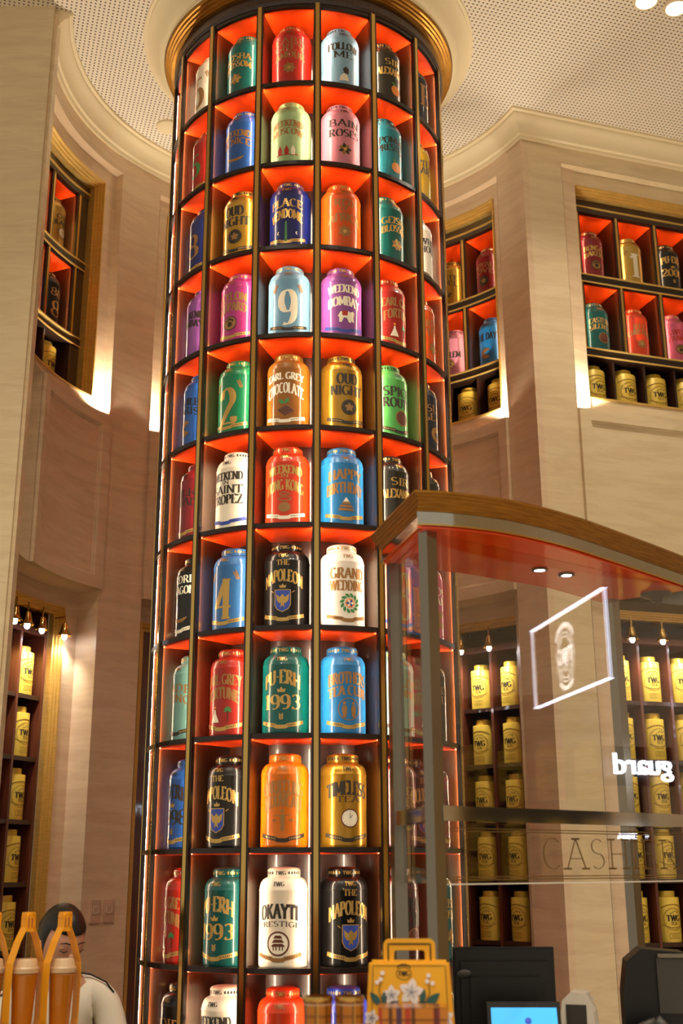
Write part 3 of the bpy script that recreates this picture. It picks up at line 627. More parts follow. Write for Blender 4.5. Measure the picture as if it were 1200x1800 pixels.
# ------------------------------------------------------------------ shelf units in the niches
def rect_board(mp, s0, s1, d0, d1, z0, z1, mt, name, par, n):
    m = MB(); m.mbox(mp, s0, s1, d0, d1, z0, z1, n); return put(name, m.mesh(name, mt), par)
UZ = [3.50, 3.115, 2.672]                                   # (e) undersides at the top, then tops of the two jar shelves
LZ = [1.09, .80, .512, .226, -.05, -.338, -.62, -.9, -1.2]
def upper_unit(mp, s0, s1, cells, sgn, label, k, stile):
    # s0..s1: clear opening; cells: first divider line and pitch (in s), stepping by sgn
    t = thing('niche_shelf_unit', label, 'shelving'); n = max(1, int(abs(s1 - s0) / (1.6 if k > 1 else 9)))
    rect_board(mp, s0, s1, .42, .44, SILL + .02, TOPN - .10, M_WOOD, 'back', t, n)
    rect_board(mp, s0, s1, .125, .42, UZ[0] + .003, TOPN - .115, M_WOOD, 'head_board', t, n)
    rect_board(mp, s0, s1, .115, .125, UZ[0] + .03, UZ[0] + .037, M_GOLD, 'gold_bead', t, n)
    for z, th in ((UZ[1], .05), (UZ[2], .05), (2.352, .06)):
        s = rect_board(mp, s0, s1, .125, .42, z - th, z, M_SHELF, 'shelf', t, n)
        rect_board(mp, s0, s1, .118, .126, z - .006, z + .002, M_GOLD, 'gold_bead', s, n); rect_board(mp, s0, s1, .118, .126, z - th, z - th + .007, M_GOLD, 'gold_bead', s, n)
    first, pitch, cnt = cells
    for zt, zb in ((UZ[0], UZ[1]), (UZ[1] - .05, UZ[2])):
        for c in range(cnt + 1):
            a = first + sgn * pitch * c
            d = rect_board(mp, a - .009 * k, a + .009 * k, .14, .42, zb, zt, M_BACK, 'divider', t, 1)
            rect_board(mp, a - .015 * k, a + .015 * k, .128, .142, zb, zt, M_SHELF, 'rib', d, 1); rect_board(mp, a - .0165 * k, a - .0148 * k, .128, .1437, zb, zt, M_SHELF, 'rib_edge', d, 1); rect_board(mp, a + .0148 * k, a + .0165 * k, .128, .1437, zb, zt, M_SHELF, 'rib_edge', d, 1); rect_board(mp, a - .007 * k, a + .007 * k, .124, .128, zb, zt, M_BRASS, 'brass_strip', d, 1)
            m = MB()
            for q in (-1, 1): m.mbox(mp, a + q * .0095 * k, a + q * .0145 * k, .1425, .1435, zb + .02, zt - .02)
            put('light_strip', m.mesh('light_strip', M_LEDN), d)
            if c < cnt:
                b = a + sgn * pitch; lo, hi = min(a, b) + .012 * k, max(a, b) - .012 * k
                rect_board(mp, lo, hi, .15, .42, zt - .004, zt, M_RED, 'red_panel', t, max(1, n // 6))
    rect_board(mp, s0, cells[0], .13, .42, SILL + .02, UZ[0] + .01, M_WOOD, 'stile', t, 1); rect_board(mp, cells[0] + pitch * cnt, s1, .13, .42, UZ[2] - .05, UZ[0] + .01, M_WOOD, 'stile', t, 2)
    first, pitch, cnt = stile
    for c in range(cnt + 1):
        a = first + sgn * pitch * c; rect_board(mp, a - .006 * k, a + .006 * k, .15, .42, 2.352, UZ[2] - .05, M_WOOD, 'partition', t, 1)
    return t
def lower_unit(mp, s0, s1, cells, sgn, label, k):
    t = thing('niche_shelf_unit', label, 'shelving'); n = max(1, int(abs(s1 - s0) / (1.6 if k > 1 else 9)))
    rect_board(mp, s0, s1, .46, .48, -1.6, SPB - .1, M_WOOD, 'back', t, n)
    first, pitch, cnt = cells; e0, e1 = sorted((first, first + sgn * pitch * cnt))
    rect_board(mp, s0, first, .20, .46, -1.6, SPB - .1, M_RWOOD, 'stile', t, 1); rect_board(mp, e1, s1, .20, .46, -1.6, SPB - .1, M_RWOOD, 'stile', t, 1)
    rect_board(mp, s0, s1, .19, .48, SPB - .122, SPB - .1, M_WOOD, 'top_board', t, n)
    rect_board(mp, s0, s1, .20, .46, LZ[0], LZ[0] + .032, M_RWOOD, 'shelf', t, n)
    for z in LZ[1:]: rect_board(mp, s0, s1, .205, .46, z - .02, z, M_WOOD, 'shelf', t, n)
    for c in range(cnt + 1):
        a = first + sgn * pitch * c; rect_board(mp, a - .007 * k, a + .007 * k, .202, .46, -1.6, LZ[0], M_RWOOD, 'partition', t, 1)
    return t
def face(mp, s):                                            # rotation so that local -Y looks out of the wall
    a = Vector(mp(s, 0, 0)); b = Vector(mp(s, .1, 0)); d = a - b; return math.atan2(d.x, -d.y)
KA = 43.0; pu = .24 * 41.3
upper_unit(arcmap, 125.4 + 5.3, 224 - 5.3, (131.6, pu, 8), 1, 'curved upper shelf unit behind the column, lined red', KA, (131.6, .19 * 41.3, 11))
upper_unit(arcmap, 236.4 + 5.2, 271, (244.6, pu, 2), 1, 'curved upper shelf unit in the left niche beside the pier', KA, (244.6, .19 * 41.3, 3))
upper_unit(wingmap, .36, 2.08, (.388, .247, 6), 1, 'flat upper shelf unit on the right wall, lined red', 1., (.372, .19, 8))
lower_unit(arcmap, 125.4 + 5.4, 224 - 5.4, (133.7, 6.9, 12), 1, 'curved lower shelf unit of yellow tins behind the column', KA)
lower_unit(arcmap, 236.4 + 5.4, 271, (242.2, 6.9, 4), 1, 'curved lower shelf unit of yellow tins at the left', KA)
lower_unit(wingmap, .363, 2.07, (.43, .175, 9), 1, 'flat lower shelf unit of yellow tins on the right wall', 1.)
for r, row in enumerate([['bengal', 'one', 'pu20', 'thed'], ['silent', 'firec', 'wynn', 'outg']]):
    for c, key in enumerate(row):
        s = .388 + .247 * (c + .5) - .01
        jar(key, wingmap(s, .222, UZ[r + 1] + .0005), face(wingmap, s), '%s tea jar, %s jar row of the right wall niche, %s from left' % (SPEC[key][0], ['upper', 'lower'][r], ORD[c].replace('top', 'first')), 'jars in the right wall niche', .92)
for r, row in enumerate([['royl', 'outg', 'alex'], ['thed', 'pinkl', 'two']]):
    for c, key in enumerate(row):
        s = 131.6 + pu * (c + .5)
        jar(key, arcmap(s, .222, UZ[r + 1] + .0005), face(arcmap, s), '%s tea jar in curved niche behind column, %s row, %s from right' % (SPEC[key][0], ['upper', 'lower'][r], ORD[c].replace('top', 'first')), 'jars in the niche behind the column', .92)
for r, row in enumerate([['goldw', 'rd'], ['n8', 'navy']]):
    for c, key in enumerate(row):
        s = 244.6 + pu * (c + .5)
        jar(key, arcmap(s, .222, UZ[r + 1] + .0005), face(arcmap, s), '%s tea jar in the left niche, %s row, %s from right' % (SPEC[key][0], ['upper', 'lower'][r], ORD[c].replace('top', 'first')), 'jars in the left niche', .92)
def tin_row(mp, kind, first, pitch, cnt, z, d, where, group, sgn=1):
    for c in range(cnt):
        s = first + pitch * (c + .5); side = 'left' if mp is wingmap else 'right'
        tin(kind, mp(s, d, z + .0005), face(mp, s) + rad(random.uniform(-5, 5)), 'yellow tea tin, %s, %s from %s' % (where, ['first', 'second', 'third', 'fourth', 'fifth'][c], side), group)
tin_row(wingmap, TIN_B, .372, .19, 5, 2.352, .225, 'bottom row of upper right wall niche', 'tins in the upper right niche')
tin_row(arcmap, TIN_B, 131.6, .19 * 41.3, 3, 2.352, .225, 'bottom row of upper niche behind column', 'tins in the upper niche behind the column')
tin_row(arcmap, TIN_B, 244.6, .19 * 41.3, 3, 2.352, .225, 'bottom row of upper left niche', 'tins in the upper left niche')
for i, z in enumerate(LZ[1:7]):
    o = ORD[i]
    tin_row(wingmap, TIN_A, .43, .175, 5, z, .265, '%s row of lower right wall niche' % o, 'tins in the lower right niche')
    tin_row(arcmap, TIN_A, 133.7, 6.9, 3, z, .265, '%s row of lower niche behind column' % o, 'tins in the lower niche behind the column')
    tin_row(arcmap, TIN_A, 242.2, 6.9, 3, z, .265, '%s row of lower left niche' % o, 'tins in the lower left niche')

# brass bell lamps over the tins
def bell_lamp(mp, s, label, group):
    p = mp(s, .10, 1.10); t = thing('bell_lamp', label, 'lamp', p, face(mp, s), group)
    m = MB(); m.tube([(0, .10, .085), (0, .02, .085), (0, 0, .085)], .004, 8); m.tube([(0, 0, .10), (0, 0, .045)], .005, 8); put('arm', m.mesh('arm', M_BRASS, True), t)
    m = MB(); m.lathe([(.006, .052), (.014, .05), (.018, .03), (.022, .01), (.032, -.006), (.036, -.010), (.033, -.010), (.020, .008), (.016, .03), (.006, .045)], 20, cap=False); put('shade', m.mesh('shade', M_BRASS, True), t)
    m = MB(); m.sphere((0, 0, -.012), .013, .013, .017, 14, 8); put('bulb', m.mesh('bulb', M_BULB, 'all'), t)
    l = bpy.data.lights.new('bell_lamp_beam', 'SPOT'); l.energy = 5; l.spot_size = rad(120); l.spot_blend = .7; l.shadow_soft_size = .02; l.color = (1, .93, .8)
    lo = put('beam', l, t, (0, 0, -.034)); lo.rotation_euler = (rad(25), 0, 0)
for i, s in enumerate((.515, .69, .865, 1.04)): bell_lamp(wingmap, s, 'small brass bell lamp over tins, %s from left on right wall' % ['first', 'second', 'third', 'fourth'][i], 'bell lamps on the right wall')
for i, s in enumerate((138.0, 145.2, 152.4)): bell_lamp(arcmap, s, 'small brass bell lamp behind the column, %s from right' % ['first', 'second', 'third'][i], 'bell lamps behind the column')
for i, s in enumerate((241.5, 248.6, 253.8, 258.6)): bell_lamp(arcmap, s, 'small brass bell lamp in left niche, %s from right' % ['first', 'second', 'third', 'fourth'][i], 'bell lamps in the left niche')
# small sill uplights at the niche jambs
def uplight(mp, s, label):
    p = mp(s, .012, SILL + .002); t = thing('sill_uplight', label, 'light', p, face(mp, s), 'sill uplights')
    m = MB(); m.lathe([(0, 0), (.016, 0), (.016, .006), (.012, .008), (.012, .004), (0, .004)], 16, cap=False); put('bezel', m.mesh('bezel', M_BRASS), t)
    m = MB(); m.lathe([(0, .005), (.011, .005), (.011, .0065), (0, .0065)], 16, cap=False); put('lens', m.mesh('lens', M_BULB), t)
    l = bpy.data.lights.new('uplight_beam', 'SPOT'); l.energy = 32; l.spot_size = rad(150); l.spot_blend = .6; l.shadow_soft_size = .012; l.color = (1, .86, .66)
    lo = put('beam', l, t, (0, -.004, .02)); lo.rotation_euler = (rad(180), 0, 0)
uplight(arcmap, 236.4 + 1.9, 'uplight on the sill of the left niche'); uplight(arcmap, 224 - 1.9, 'uplight on the sill left of the column')
uplight(arcmap, 125.4 + 1.9, 'uplight on the sill right of the column'); uplight(wingmap, .238 + .045, 'uplight on the sill of the right wall niche')

# two flush wall plates on the left pilaster
for i, s in enumerate((232.6, 229.0)):
    t = thing('wall_switch', ['left', 'right'][i] + ' of the two pinkish wall plates on the left pilaster', 'switch', arcmap(s, 0, -.181), face(arcmap, s), 'wall plates')
    m = MB(); m.box(-.031, .031, -.009, .0, -.05, .05); put('plate', m.mesh('plate', mat('plate', (206, 172, 148), .4)), t)
    m = MB(); m.box(-.024, .024, -.012, -.009, -.012, .040); put('rocker', m.mesh('rocker', mat('plate', (0, 0, 0))), t)
    m = MB(); m.tube([(.018 * cos(q * pi / 8), -.0125, .008 + .018 * sin(q * pi / 8)) for q in range(17)], .0012, 6); put('ring', m.mesh('ring', M_WHITE), t)
# ------------------------------------------------------------------ cashier booth
FRONT = [(.198, 3.0), (.311, 3.022), (.477, 3.096), (.661, 3.235), (.876, 3.449), (1.125, 3.712), (1.20, 3.80)]
def spline(P, n=6):
    out = []
    for i in range(len(P) - 1):
        p0, p1, p2, p3 = P[max(i - 1, 0)], P[i], P[i + 1], P[min(i + 2, len(P) - 1)]
        for q in range(n):
            t = q / n
            out.append(tuple(.5 * (2 * p1[k] + (p2[k] - p0[k]) * t + (2 * p0[k] - 5 * p1[k] + 4 * p2[k] - p3[k]) * t * t + (3 * p1[k] - p0[k] - 3 * p2[k] + p3[k]) * t ** 3) for k in (0, 1)))
    return out + [P[-1]]
BACK = [(.90, 4.02), (.655, 3.77), (.356, 3.57), (.087, 3.455)]
def outline():
    return spline(FRONT) + BACK
def inset(poly, d):
    n = len(poly); out = []
    for i in range(n):
        p, a, b = Vector(poly[i]), Vector(poly[i - 1]), Vector(poly[(i + 1) % n])
        e1 = (p - a).normalized(); e2 = (b - p).normalized(); n1 = Vector((-e1.y, e1.x)); n2 = Vector((-e2.y, e2.x))
        q = (n1 + n2).normalized(); out.append(tuple(p + q * (d / max(.35, q.dot(n1)))))
    return out
def band(mb, poly, prof, closed_caps=True, mi=0):             # prof: [(inset, height e)]
    rings = [[(x, y, E + z) for x, y in inset(poly, i)] for i, z in prof]; k = len(poly); vs = [p for r in rings for p in r]; fs = []
    for i in range(len(rings) - 1):
        for j in range(k): fs.append((i * k + j, i * k + (j + 1) % k, (i + 1) * k + (j + 1) % k, (i + 1) * k + j))
    mb.add(vs, fs, mi)
    if closed_caps: mb.add(rings[0], [tuple(range(k))], mi); mb.add(rings[-1], [tuple(range(k))[::-1]], mi)
OUT = outline()
bt = thing('cashier_booth', 'glass cashier booth with curved gold canopy and chrome posts', 'booth')
CAN = [(0, .984), (0, .978), (.005, .975), (.005, .970), (.010, .967), (.010, .961), (.016, .957), (.016, .951), (.022, .947), (.022, .941), (.028, .937), (.028, .933)]
m = MB(); band(m, OUT, CAN); put('canopy', m.mesh('canopy', M_GOLDD), bt)
m = MB(); band(m, OUT, [(.03, .932), (.03, .898)]); put('mirror_band', m.mesh('mirror_band', M_CHROME, True), bt)
m = MB(); band(m, OUT, [(.026, .898), (.026, .893)]); put('gold_bead', m.mesh('gold_bead', M_BRASS), bt)
m = MB(); band(m, OUT, [(.034, .892), (.034, .886)]); sf = put('soffit', m.mesh('soffit', M_CANRED), bt)
for x, y in ((.612, 3.494), (.707, 3.561)):
    m = MB(); m.lathe([(.024, E + .886), (.026, E + .882), (.017, E + .880), (.015, E + .886)], 20, (x, y, 0), cap=False); d = put('downlight', m.mesh('downlight', M_BLACK, True), bt)
    m = MB(); m.lathe([(0, E + .8815), (.0155, E + .8815), (.0155, E + .8835), (0, E + .8835)], 20, (x, y, 0), cap=False); put('lens', m.mesh('lens', M_BULB), d)
m = MB(); m.lathe([(.0, E + .852), (.018, E + .858), (.022, E + .87), (.05, E + .876), (.052, E + .886), (0, E + .886)], 24, (1.06, 3.84, 0), cap=False); put('dome_camera', m.mesh('dome_camera', M_DKGREY, True), bt)
def post(x, y, w, rz):
    m = MB(); m.box(-w / 2, w / 2, -w / 2, w / 2, 0, E + .893)
    p = put('post', m.mesh('post', M_STEEL), bt, (x, y, 0), rz); return p
GA, GB = Vector((.247, 3.085)), Vector((1.155, 3.775))        # the flat front pane, end to end
gu = (GB - GA).normalized(); gn = Vector((-gu.y, gu.x)); GL_ = (GB - GA).length; grz = math.atan2(gu.y, gu.x)
post(.236, 3.082, .036, grz); post(.158, 3.43, .036, .25); post(1.165, 3.785, .036, grz); post(.93, 3.93, .036, grz)
def gbox(s0, s1, d0, d1, z0, z1, name, mt, par=bt):
    m = MB(); f = lambda s, d, z: (GA.x + gu.x * s + gn.x * d, GA.y + gu.y * s + gn.y * d, E + z)
    m.mbox(f, s0, s1, d0, d1, z0, z1); return put(name, m.mesh(name, mt), par)
def gplane(s, z, lay=0): return (GA.x + gu.x * s - gn.x * (.0045 + .0003 * lay), GA.y + gu.y * s - gn.y * (.0045 + .0003 * lay), E + z)
gbox(.018, GL_ - .018, -.004, .004, .158, .886, 'glass_pane', M_GLASS)
gbox(.018, GL_ - .018, -.004, .004, -.036, .116, 'glass_pane', M_GLASS)
gbox(.0, GL_, -.017, .017, .118, .156, 'rail', M_CHROME)
gbox(.018, GL_ - .018, -.0045, .0045, -.039, -.036, 'pane_edge', M_WHITE)
m = MB()
write(m, 'CASHIER', .657, .039, .082, .585, lambda x, z, l: gplane(x, z, 1), 0, 1, weight=.07, pen=.4, track=.12)
for z0, z1, a, b in ((-.027, .101, .012, GL_ - .03), (-.020, .094, .02, GL_ - .038)):
    ribbon(m, [(a, z0), (b, z0), (b, z1), (a, z1), (a, z0)], .0028, lambda x, z, l: gplane(x, z, 1), 0, 1, step=.2)
le = tag(put('etched_lettering', m.mesh('etched_lettering', mat('bronze_etch', (120, 92, 44), .4, .5), fix=False), bt), 'bronze etched CASHIER lettering in a double line frame'); le['kind'] = 'stuff'
LA, LB = Vector((.232, 3.10)), Vector((.162, 3.412)); lu = (LB - LA).normalized(); ln = Vector((-lu.y, lu.x))
def lbox(s0, s1, d0, d1, z0, z1, name, mt):
    m = MB(); f = lambda s, d, z: (LA.x + lu.x * s + ln.x * d, LA.y + lu.y * s + ln.y * d, E + z)
    m.mbox(f, s0, s1, d0, d1, z0, z1); return put(name, m.mesh(name, mt), bt)
LL = (LB - LA).length
lbox(0, LL, -.004, .004, -.036, .116, 'glass_pane', M_GLASS); lbox(0, LL, -.004, .004, .158, .886, 'glass_pane', M_GLASS); lbox(0, LL, -.014, .014, .118, .156, 'rail', M_CHROME)
m = MB(); m.prism(inset(OUT, .075), E - .60, E - .555); put('counter_top', m.mesh('counter_top', M_RWOOD), bt)
m = MB(); m.prism(inset(OUT, .085), 0, E - .60); put('counter_body', m.mesh('counter_body', M_WOOD), bt)

# edge-lit emblem sign that stands to the right, out of view; its mirror image shows in the booth glass
def mirrored(x, y, z, k=2.2):
    q = Vector((x * k - GA.x, y * k - GA.y)); o = q.dot(gn); q = Vector((x * k, y * k)) - gn * (2 * o); return Vector((q.x, q.y, E + z * k))
c00, c10, c01 = mirrored(.646, 3.90, .5115), mirrored(.752, 3.257, .5115), mirrored(.646, 3.90, .770)
sX = (c10 - c00); sW = sX.length; sX.normalize(); sZ = Vector((0, 0, 1)); sH = c01.z - c00.z; sN = sX.cross(sZ)
def sgn_(s, z, o=0): return tuple(c00 + sX * s + sZ * z + sN * o)
t = thing('hanging_sign', 'edge lit clear emblem sign seen mirrored in the booth glass', 'sign')
def sbox(s0, s1, o0, o1, a, b, name, mt):
    m = MB(); m.mbox(lambda s, d, z: sgn_(s, z, d), s0, s1, o0, o1, a, b); return put(name, m.mesh(name, mt), t)
sbox(0, sW, -.004, .004, 0, sH, 'acrylic_plate', M_CLEARP)
EDGE = mat('lit_edge', (255, 255, 255), .4, emit=(214, 222, 255), strength=13); EDGE2 = mat('soft_lit_edge', (255, 255, 255), .4, emit=(214, 216, 240), strength=7)
for a in (-.006, sH - .004): sbox(0, sW, -.02, .02, a, a + .007, 'lit_edge', EDGE)
for a in (-.006, sW): sbox(a, a + .005, -.01, .01, 0, sH, 'lit_edge', EDGE2)
for s_ in (.15, sW - .15):
    m = MB(); m.tube([sgn_(s_, sH), (sgn_(s_, 0)[0], sgn_(s_, 0)[1], CEIL)], .004, 6); put('hanger', m.mesh('hanger', M_CHROME), t)
m = MB(); zc = sH * .5; fm2 = lambda x, z, l: sgn_(sW * .42 - x, z, .022)
write(m, 'TWG', 0, zc, sH * .18, sW * .2, fm2, 0, 1, weight=.3); write(m, 'TEA', 0, zc - sH * .15, sH * .08, sW * .09, fm2, 0, 1, weight=.24)
for q in (.12, .10, .085): ribbon(m, arc(0, zc - .01, sW * q, sH * q * 3.0, 0, 360, 40), .009, fm2, 0, 1)
ribbon(m, arc(0, zc + sH * .12, sW * .13, sH * .26, 20, 160, 16), .03, fm2, 0, 1); ribbon(m, arc(0, zc - sH * .2, sW * .11, sH * .2, 215, 325, 14), .025, fm2, 0, 1)
put('etched_emblem', m.mesh('etched_emblem', mat('lit_etch', (240, 240, 250), .5, emit=(220, 226, 250), strength=14), fix=False), t)['kind'] = 'stuff'

# lit shop signs across the mall, behind the viewer; they show mirrored in the booth glass
def mirror_pt(px, py, dist):
    u, v = (px - 600) / 2045.33, -(py - 900) / 2045.33; th = rad(17.079)
    d = Vector((u, cos(th) - v * sin(th), sin(th) + v * cos(th)))
    n3 = Vector((gn.x, gn.y, 0)); A3 = Vector((GA.x, GA.y, 0)); tt = A3.dot(n3) / d.dot(n3); hit = d * tt
    r = (d - 2 * d.dot(n3) * n3).normalized(); return hit + r * dist + Vector((0, 0, E)), r
def shop_sign(text, pl, pr, py, dist, hpx, strength, name, label, par_h=None):
    a, ra = mirror_pt(pl, py, dist); b, rb = mirror_pt(pr, py, dist)     # seen in the glass from a (last letter) to b (first letter)
    cu = bpy.data.curves.new(name, 'FONT'); cu.body = text; cu.size = 1; cu.extrude = .01; cu.offset = .006
    o = bpy.data.objects.new('tmp', cu); COL.objects.link(o); bpy.context.view_layer.update()
    me = bpy.data.meshes.new_from_object(o.evaluated_get(bpy.context.evaluated_depsgraph_get())); bpy.data.objects.remove(o)
    xs = [v.co.x for v in me.vertices]; x0, x1 = min(xs), max(xs); ln_ = (b - a).length; k = ln_ / (x1 - x0)
    X = (a - b).normalized(); Z = Vector((0, 0, 1)); Y = Z.cross(X).normalized(); X = Y.cross(Z)
    M = Matrix((X, Z, -Y)).transposed().to_4x4(); M.translation = b - X * (x0 * k)
    for v in me.vertices: v.co = (v.co.x * k, v.co.y * k, v.co.z * k)
    me.materials.clear(); me.materials.append(mat('sign_' + name, (255, 255, 255), .5, emit=(235, 245, 255), strength=strength))
    root = thing(name, label, 'sign'); p = put('letters', me, root); p.matrix_world = M; p['kind'] = 'stuff'
    m = MB(); q = b - X * .05 + Y * .06; w = ln_ + .1
    c = [q + Z * (-.35 * k), q + X * w + Z * (-.35 * k), q + X * w + Z * (.95 * k), q + Z * (.95 * k)]
    m.add([tuple(v) for v in c] + [tuple(v + Y * .05) for v in c], [(0, 1, 2, 3), (7, 6, 5, 4), (0, 4, 5, 1), (1, 5, 6, 2), (2, 6, 7, 3), (3, 7, 4, 0)]); put('sign_panel', m.mesh('sign_panel', M_BLACK), root)
    for zz in (q.z,):
        m = MB(); e = q + X * (w / 2) + Y * .03; m.box(e.x - .03, e.x + .03, e.y - .03, e.y + .03, 0, e.z - .3 * k); put('sign_post', m.mesh('sign_post', M_BLACK), root)
shop_sign('guard', 1078, 1180, 1365, 4.0, 60, 26, 'shop_sign', 'lit white shop sign seen mirrored in the booth glass')
shop_sign('+DERMA', 1083, 1137, 1478, 4.6, 30, 16, 'shop_sign', 'small lit white shop sign mirrored in the lower booth pane')

# ------------------------------------------------------------------ booth equipment
CT = E - .555
t = thing('pos_monitor', 'black till monitor seen from behind inside the booth', 'monitor', (.462, 3.60, CT), rad(-2))
m = MB(); m.box(-.14, .14, -.012, .012, .10, .332); m.box(-.125, .125, -.03, -.012, .12, .30); m.box(-.10, .10, -.045, -.03, .13, .26); put('housing', m.mesh('housing', M_BLACK), t)
m = MB(); m.box(-.146, .146, .0, .016, .322, .338); m.box(-.146, .146, .0, .016, .094, .108); m.box(-.146, -.132, .0, .016, .1, .33); m.box(.132, .146, .0, .016, .1, .33); put('bezel', m.mesh('bezel', M_BLACK), t)
m = MB(); m.box(-.03, .03, -.045, -.005, .02, .15); m.box(-.09, .09, -.09, .07, 0, .02); put('stand', m.mesh('stand', M_BLACK), t)
m = MB(); m.sphere((-.115, -.034, .268), .022, .008, .012, 14, 8); put('button', m.mesh('button', M_DKGREY, 'all'), t)
m = MB(); m.box(-.035, .0, -.047, -.0445, .155, .165); put('maker_plate', m.mesh('maker_plate', mat('plate_grey', (120, 116, 108), .4)), t)
t = thing('tablet', 'tablet with glowing blue screen standing in front of the till monitor', 'tablet', (.482, 3.335, CT), rad(-3))
m = MB()
def tilt(vs, a=rad(-20)): return [(x, y * cos(a) - z * sin(a), y * sin(a) + z * cos(a)) for x, y, z in vs]
q = MB(); q.box(-.098, .098, -.006, .006, 0, .222); q.v = tilt(q.v); put('case', q.mesh('case', M_BLACK), t)
q = MB(); q.box(-.088, .088, -.0075, -.006, .01, .206); q.v = tilt(q.v); put('screen', q.mesh('screen', mat('blue_screen', (60, 160, 220), .3, emit=(70, 175, 240), strength=.9)), t)
q = MB(); q.sphere((.01, -.0078, .172), .009, .0008, .009, 16, 6); q.v = tilt(q.v); put('icon', q.mesh('icon', mat('screen_icon', (60, 90, 190), .3, emit=(60, 90, 200), strength=.5)), t)
q = MB(); q.box(-.04, .04, .05, .12, 0, .01); q.tube([(0, .10, .005), (0, .075, .16)], .006, 8); put('stand', q.mesh('stand', M_BLACK), t)
t = thing('card_terminal', 'white rounded payment terminal right of the blue tablet', 'terminal', (.672, 3.57, CT), rad(-18))
m = MB(); prof = [(-.05, 0), (.045, 0), (.05, .05), (.04, .17), (.022, .218), (-.02, .222), (-.045, .20), (-.06, .10)]
m.add([(x, -.05, z) for x, z in prof] + [(x, .05, z) for x, z in prof], [tuple(range(8)), tuple(range(15, 7, -1))] + [(i, (i + 1) % 8, 8 + (i + 1) % 8, 8 + i) for i in range(8)])
put('shell', m.mesh('shell', M_WHITE), t)
m = MB(); m.box(-.035, .022, -.052, -.05, .12, .19); put('keypad', m.mesh('keypad', M_DKGREY), t)
t = thing('receipt_printer', 'black receipt printer on the booth counter at the right', 'printer', (.935, 3.76, CT), rad(-8))
m = MB(); prof = [(-.10, 0), (.10, 0), (.10, .25), (.085, .315), (-.04, .325), (-.085, .29), (-.10, .20)]
m.add([(x, -.07, z) for x, z in prof] + [(x, .07, z) for x, z in prof], [tuple(range(7)), tuple(range(13, 6, -1))] + [(i, (i + 1) % 7, 7 + (i + 1) % 7, 7 + i) for i in range(7)])
put('housing', m.mesh('housing', M_BLACK), t)
m = MB(); m.box(.0, .085, -.085, -.07, .15, .30); put('front_cover', m.mesh('front_cover', M_DKGREY), t)
m = MB(); m.box(.005, .08, -.09, -.068, .302, .312); put('paper_slot', m.mesh('paper_slot', mat('slot_grey', (120, 112, 96), .4)), t)
t = thing('handset', 'dark handset with coiled cable below the receipt printer', 'scanner', (.86, 3.605, CT), rad(-4))
m = MB(); m.tube([(-.10, 0, .07), (-.05, 0, .105), (0, 0, .125), (.03, 0, .135)], [.012, .012, .013, .014], 10); m.tube([(.03, 0, .14), (.055, 0, .115), (.08, 0, .085)], [.019, .018, .012], 10); put('grip', m.mesh('grip', M_DKGREY, 'all'), t)
m = MB(); m.tube([(-.10, 0, .07), (-.13, .005, .05), (-.14, .01, .008)], .004, 6); m.box(-.05, .03, -.018, .018, 0, .115); put('cradle', m.mesh('cradle', M_BLACK), t)

# ------------------------------------------------------------------ front counter with the gift box and plaid tumblers
CZ = E - .42
t = thing('display_counter', 'dark wooden sales counter in front of the booth', 'counter')
m = MB(); m.box(-.36, .40, 2.42, 2.93, CZ - .035, CZ); put('top', m.mesh('top', M_RWOOD), t)
m = MB(); m.box(-.33, .37, 2.45, 2.90, 0, CZ - .035); put('body', m.mesh('body', M_WOOD), t)
t = thing('gift_box', 'yellow gable gift box with handle and white flower print', 'box', (.149, 2.83, CZ), rad(-4))
def gable(w0, w1, d0, d1, h):
    m = MB(); vs = [(-w0, -d0, 0), (w0, -d0, 0), (w0, d0, 0), (-w0, d0, 0), (-w1, -d1, h), (w1, -d1, h), (w1, d1, h), (-w1, d1, h)]
    m.add(vs, [(3, 2, 1, 0), (0, 1, 5, 4), (1, 2, 6, 5), (2, 3, 7, 6), (3, 0, 4, 7), (4, 5, 6, 7)]); return m
GH = .222
me = gable(.104, .090, .05, .022, GH).mesh('body', M_YEL); bm = bmesh.new(); bm.from_mesh(me); bmesh.ops.bevel(bm, geom=bm.edges[:], offset=.006, segments=2, affect='EDGES'); bm.to_mesh(me); bm.free(); put('body', me, t)
def rrect(x0, x1, z0, z1, r, n=4):
    out = []
    for cx, cz, a in ((x1 - r, z1 - r, 0), (x0 + r, z1 - r, 90), (x0 + r, z0 + r, 180), (x1 - r, z0 + r, 270)): out += [(cx + r * cos(rad(a + 90 * i / n)), cz + r * sin(rad(a + 90 * i / n))) for i in range(n + 1)]
    return out
m = MB(); o_ = rrect(-.058, .060, GH - .03, GH + .046, .014); i_ = rrect(-.034, .036, GH - .012, GH + .022, .006); n = len(o_)
for y in (-.005, .005): m.add([(x, y, z) for x, z in o_] + [(x, y, z) for x, z in i_], [(i, (i + 1) % n, n + (i + 1) % n, n + i) for i in range(n)])
m.add([(x, y, z) for y in (-.005, .005) for x, z in o_], [(i, (i + 1) % n, n + (i + 1) % n, n + i) for i in range(n)]); m.add([(x, y, z) for y in (-.005, .005) for x, z in i_], [(i, (i + 1) % n, n + (i + 1) % n, n + i) for i in range(n)])
put('handle', m.mesh('handle', M_YEL), t)
bm_ = lambda x, z, l: (x, -(.0505 - .028 * z / GH) - .0006 * (l + 1), z)
hm_ = lambda x, z, l: (x, -.0062, z)
m = MB(); PM = [M_INK, mat('flower_white', (236, 228, 224), .6), mat('leaf_teal', (44, 92, 86), .6), mat('stem_brown', (132, 96, 30), .6), mat('grey_blue', (120, 126, 150), .6)]
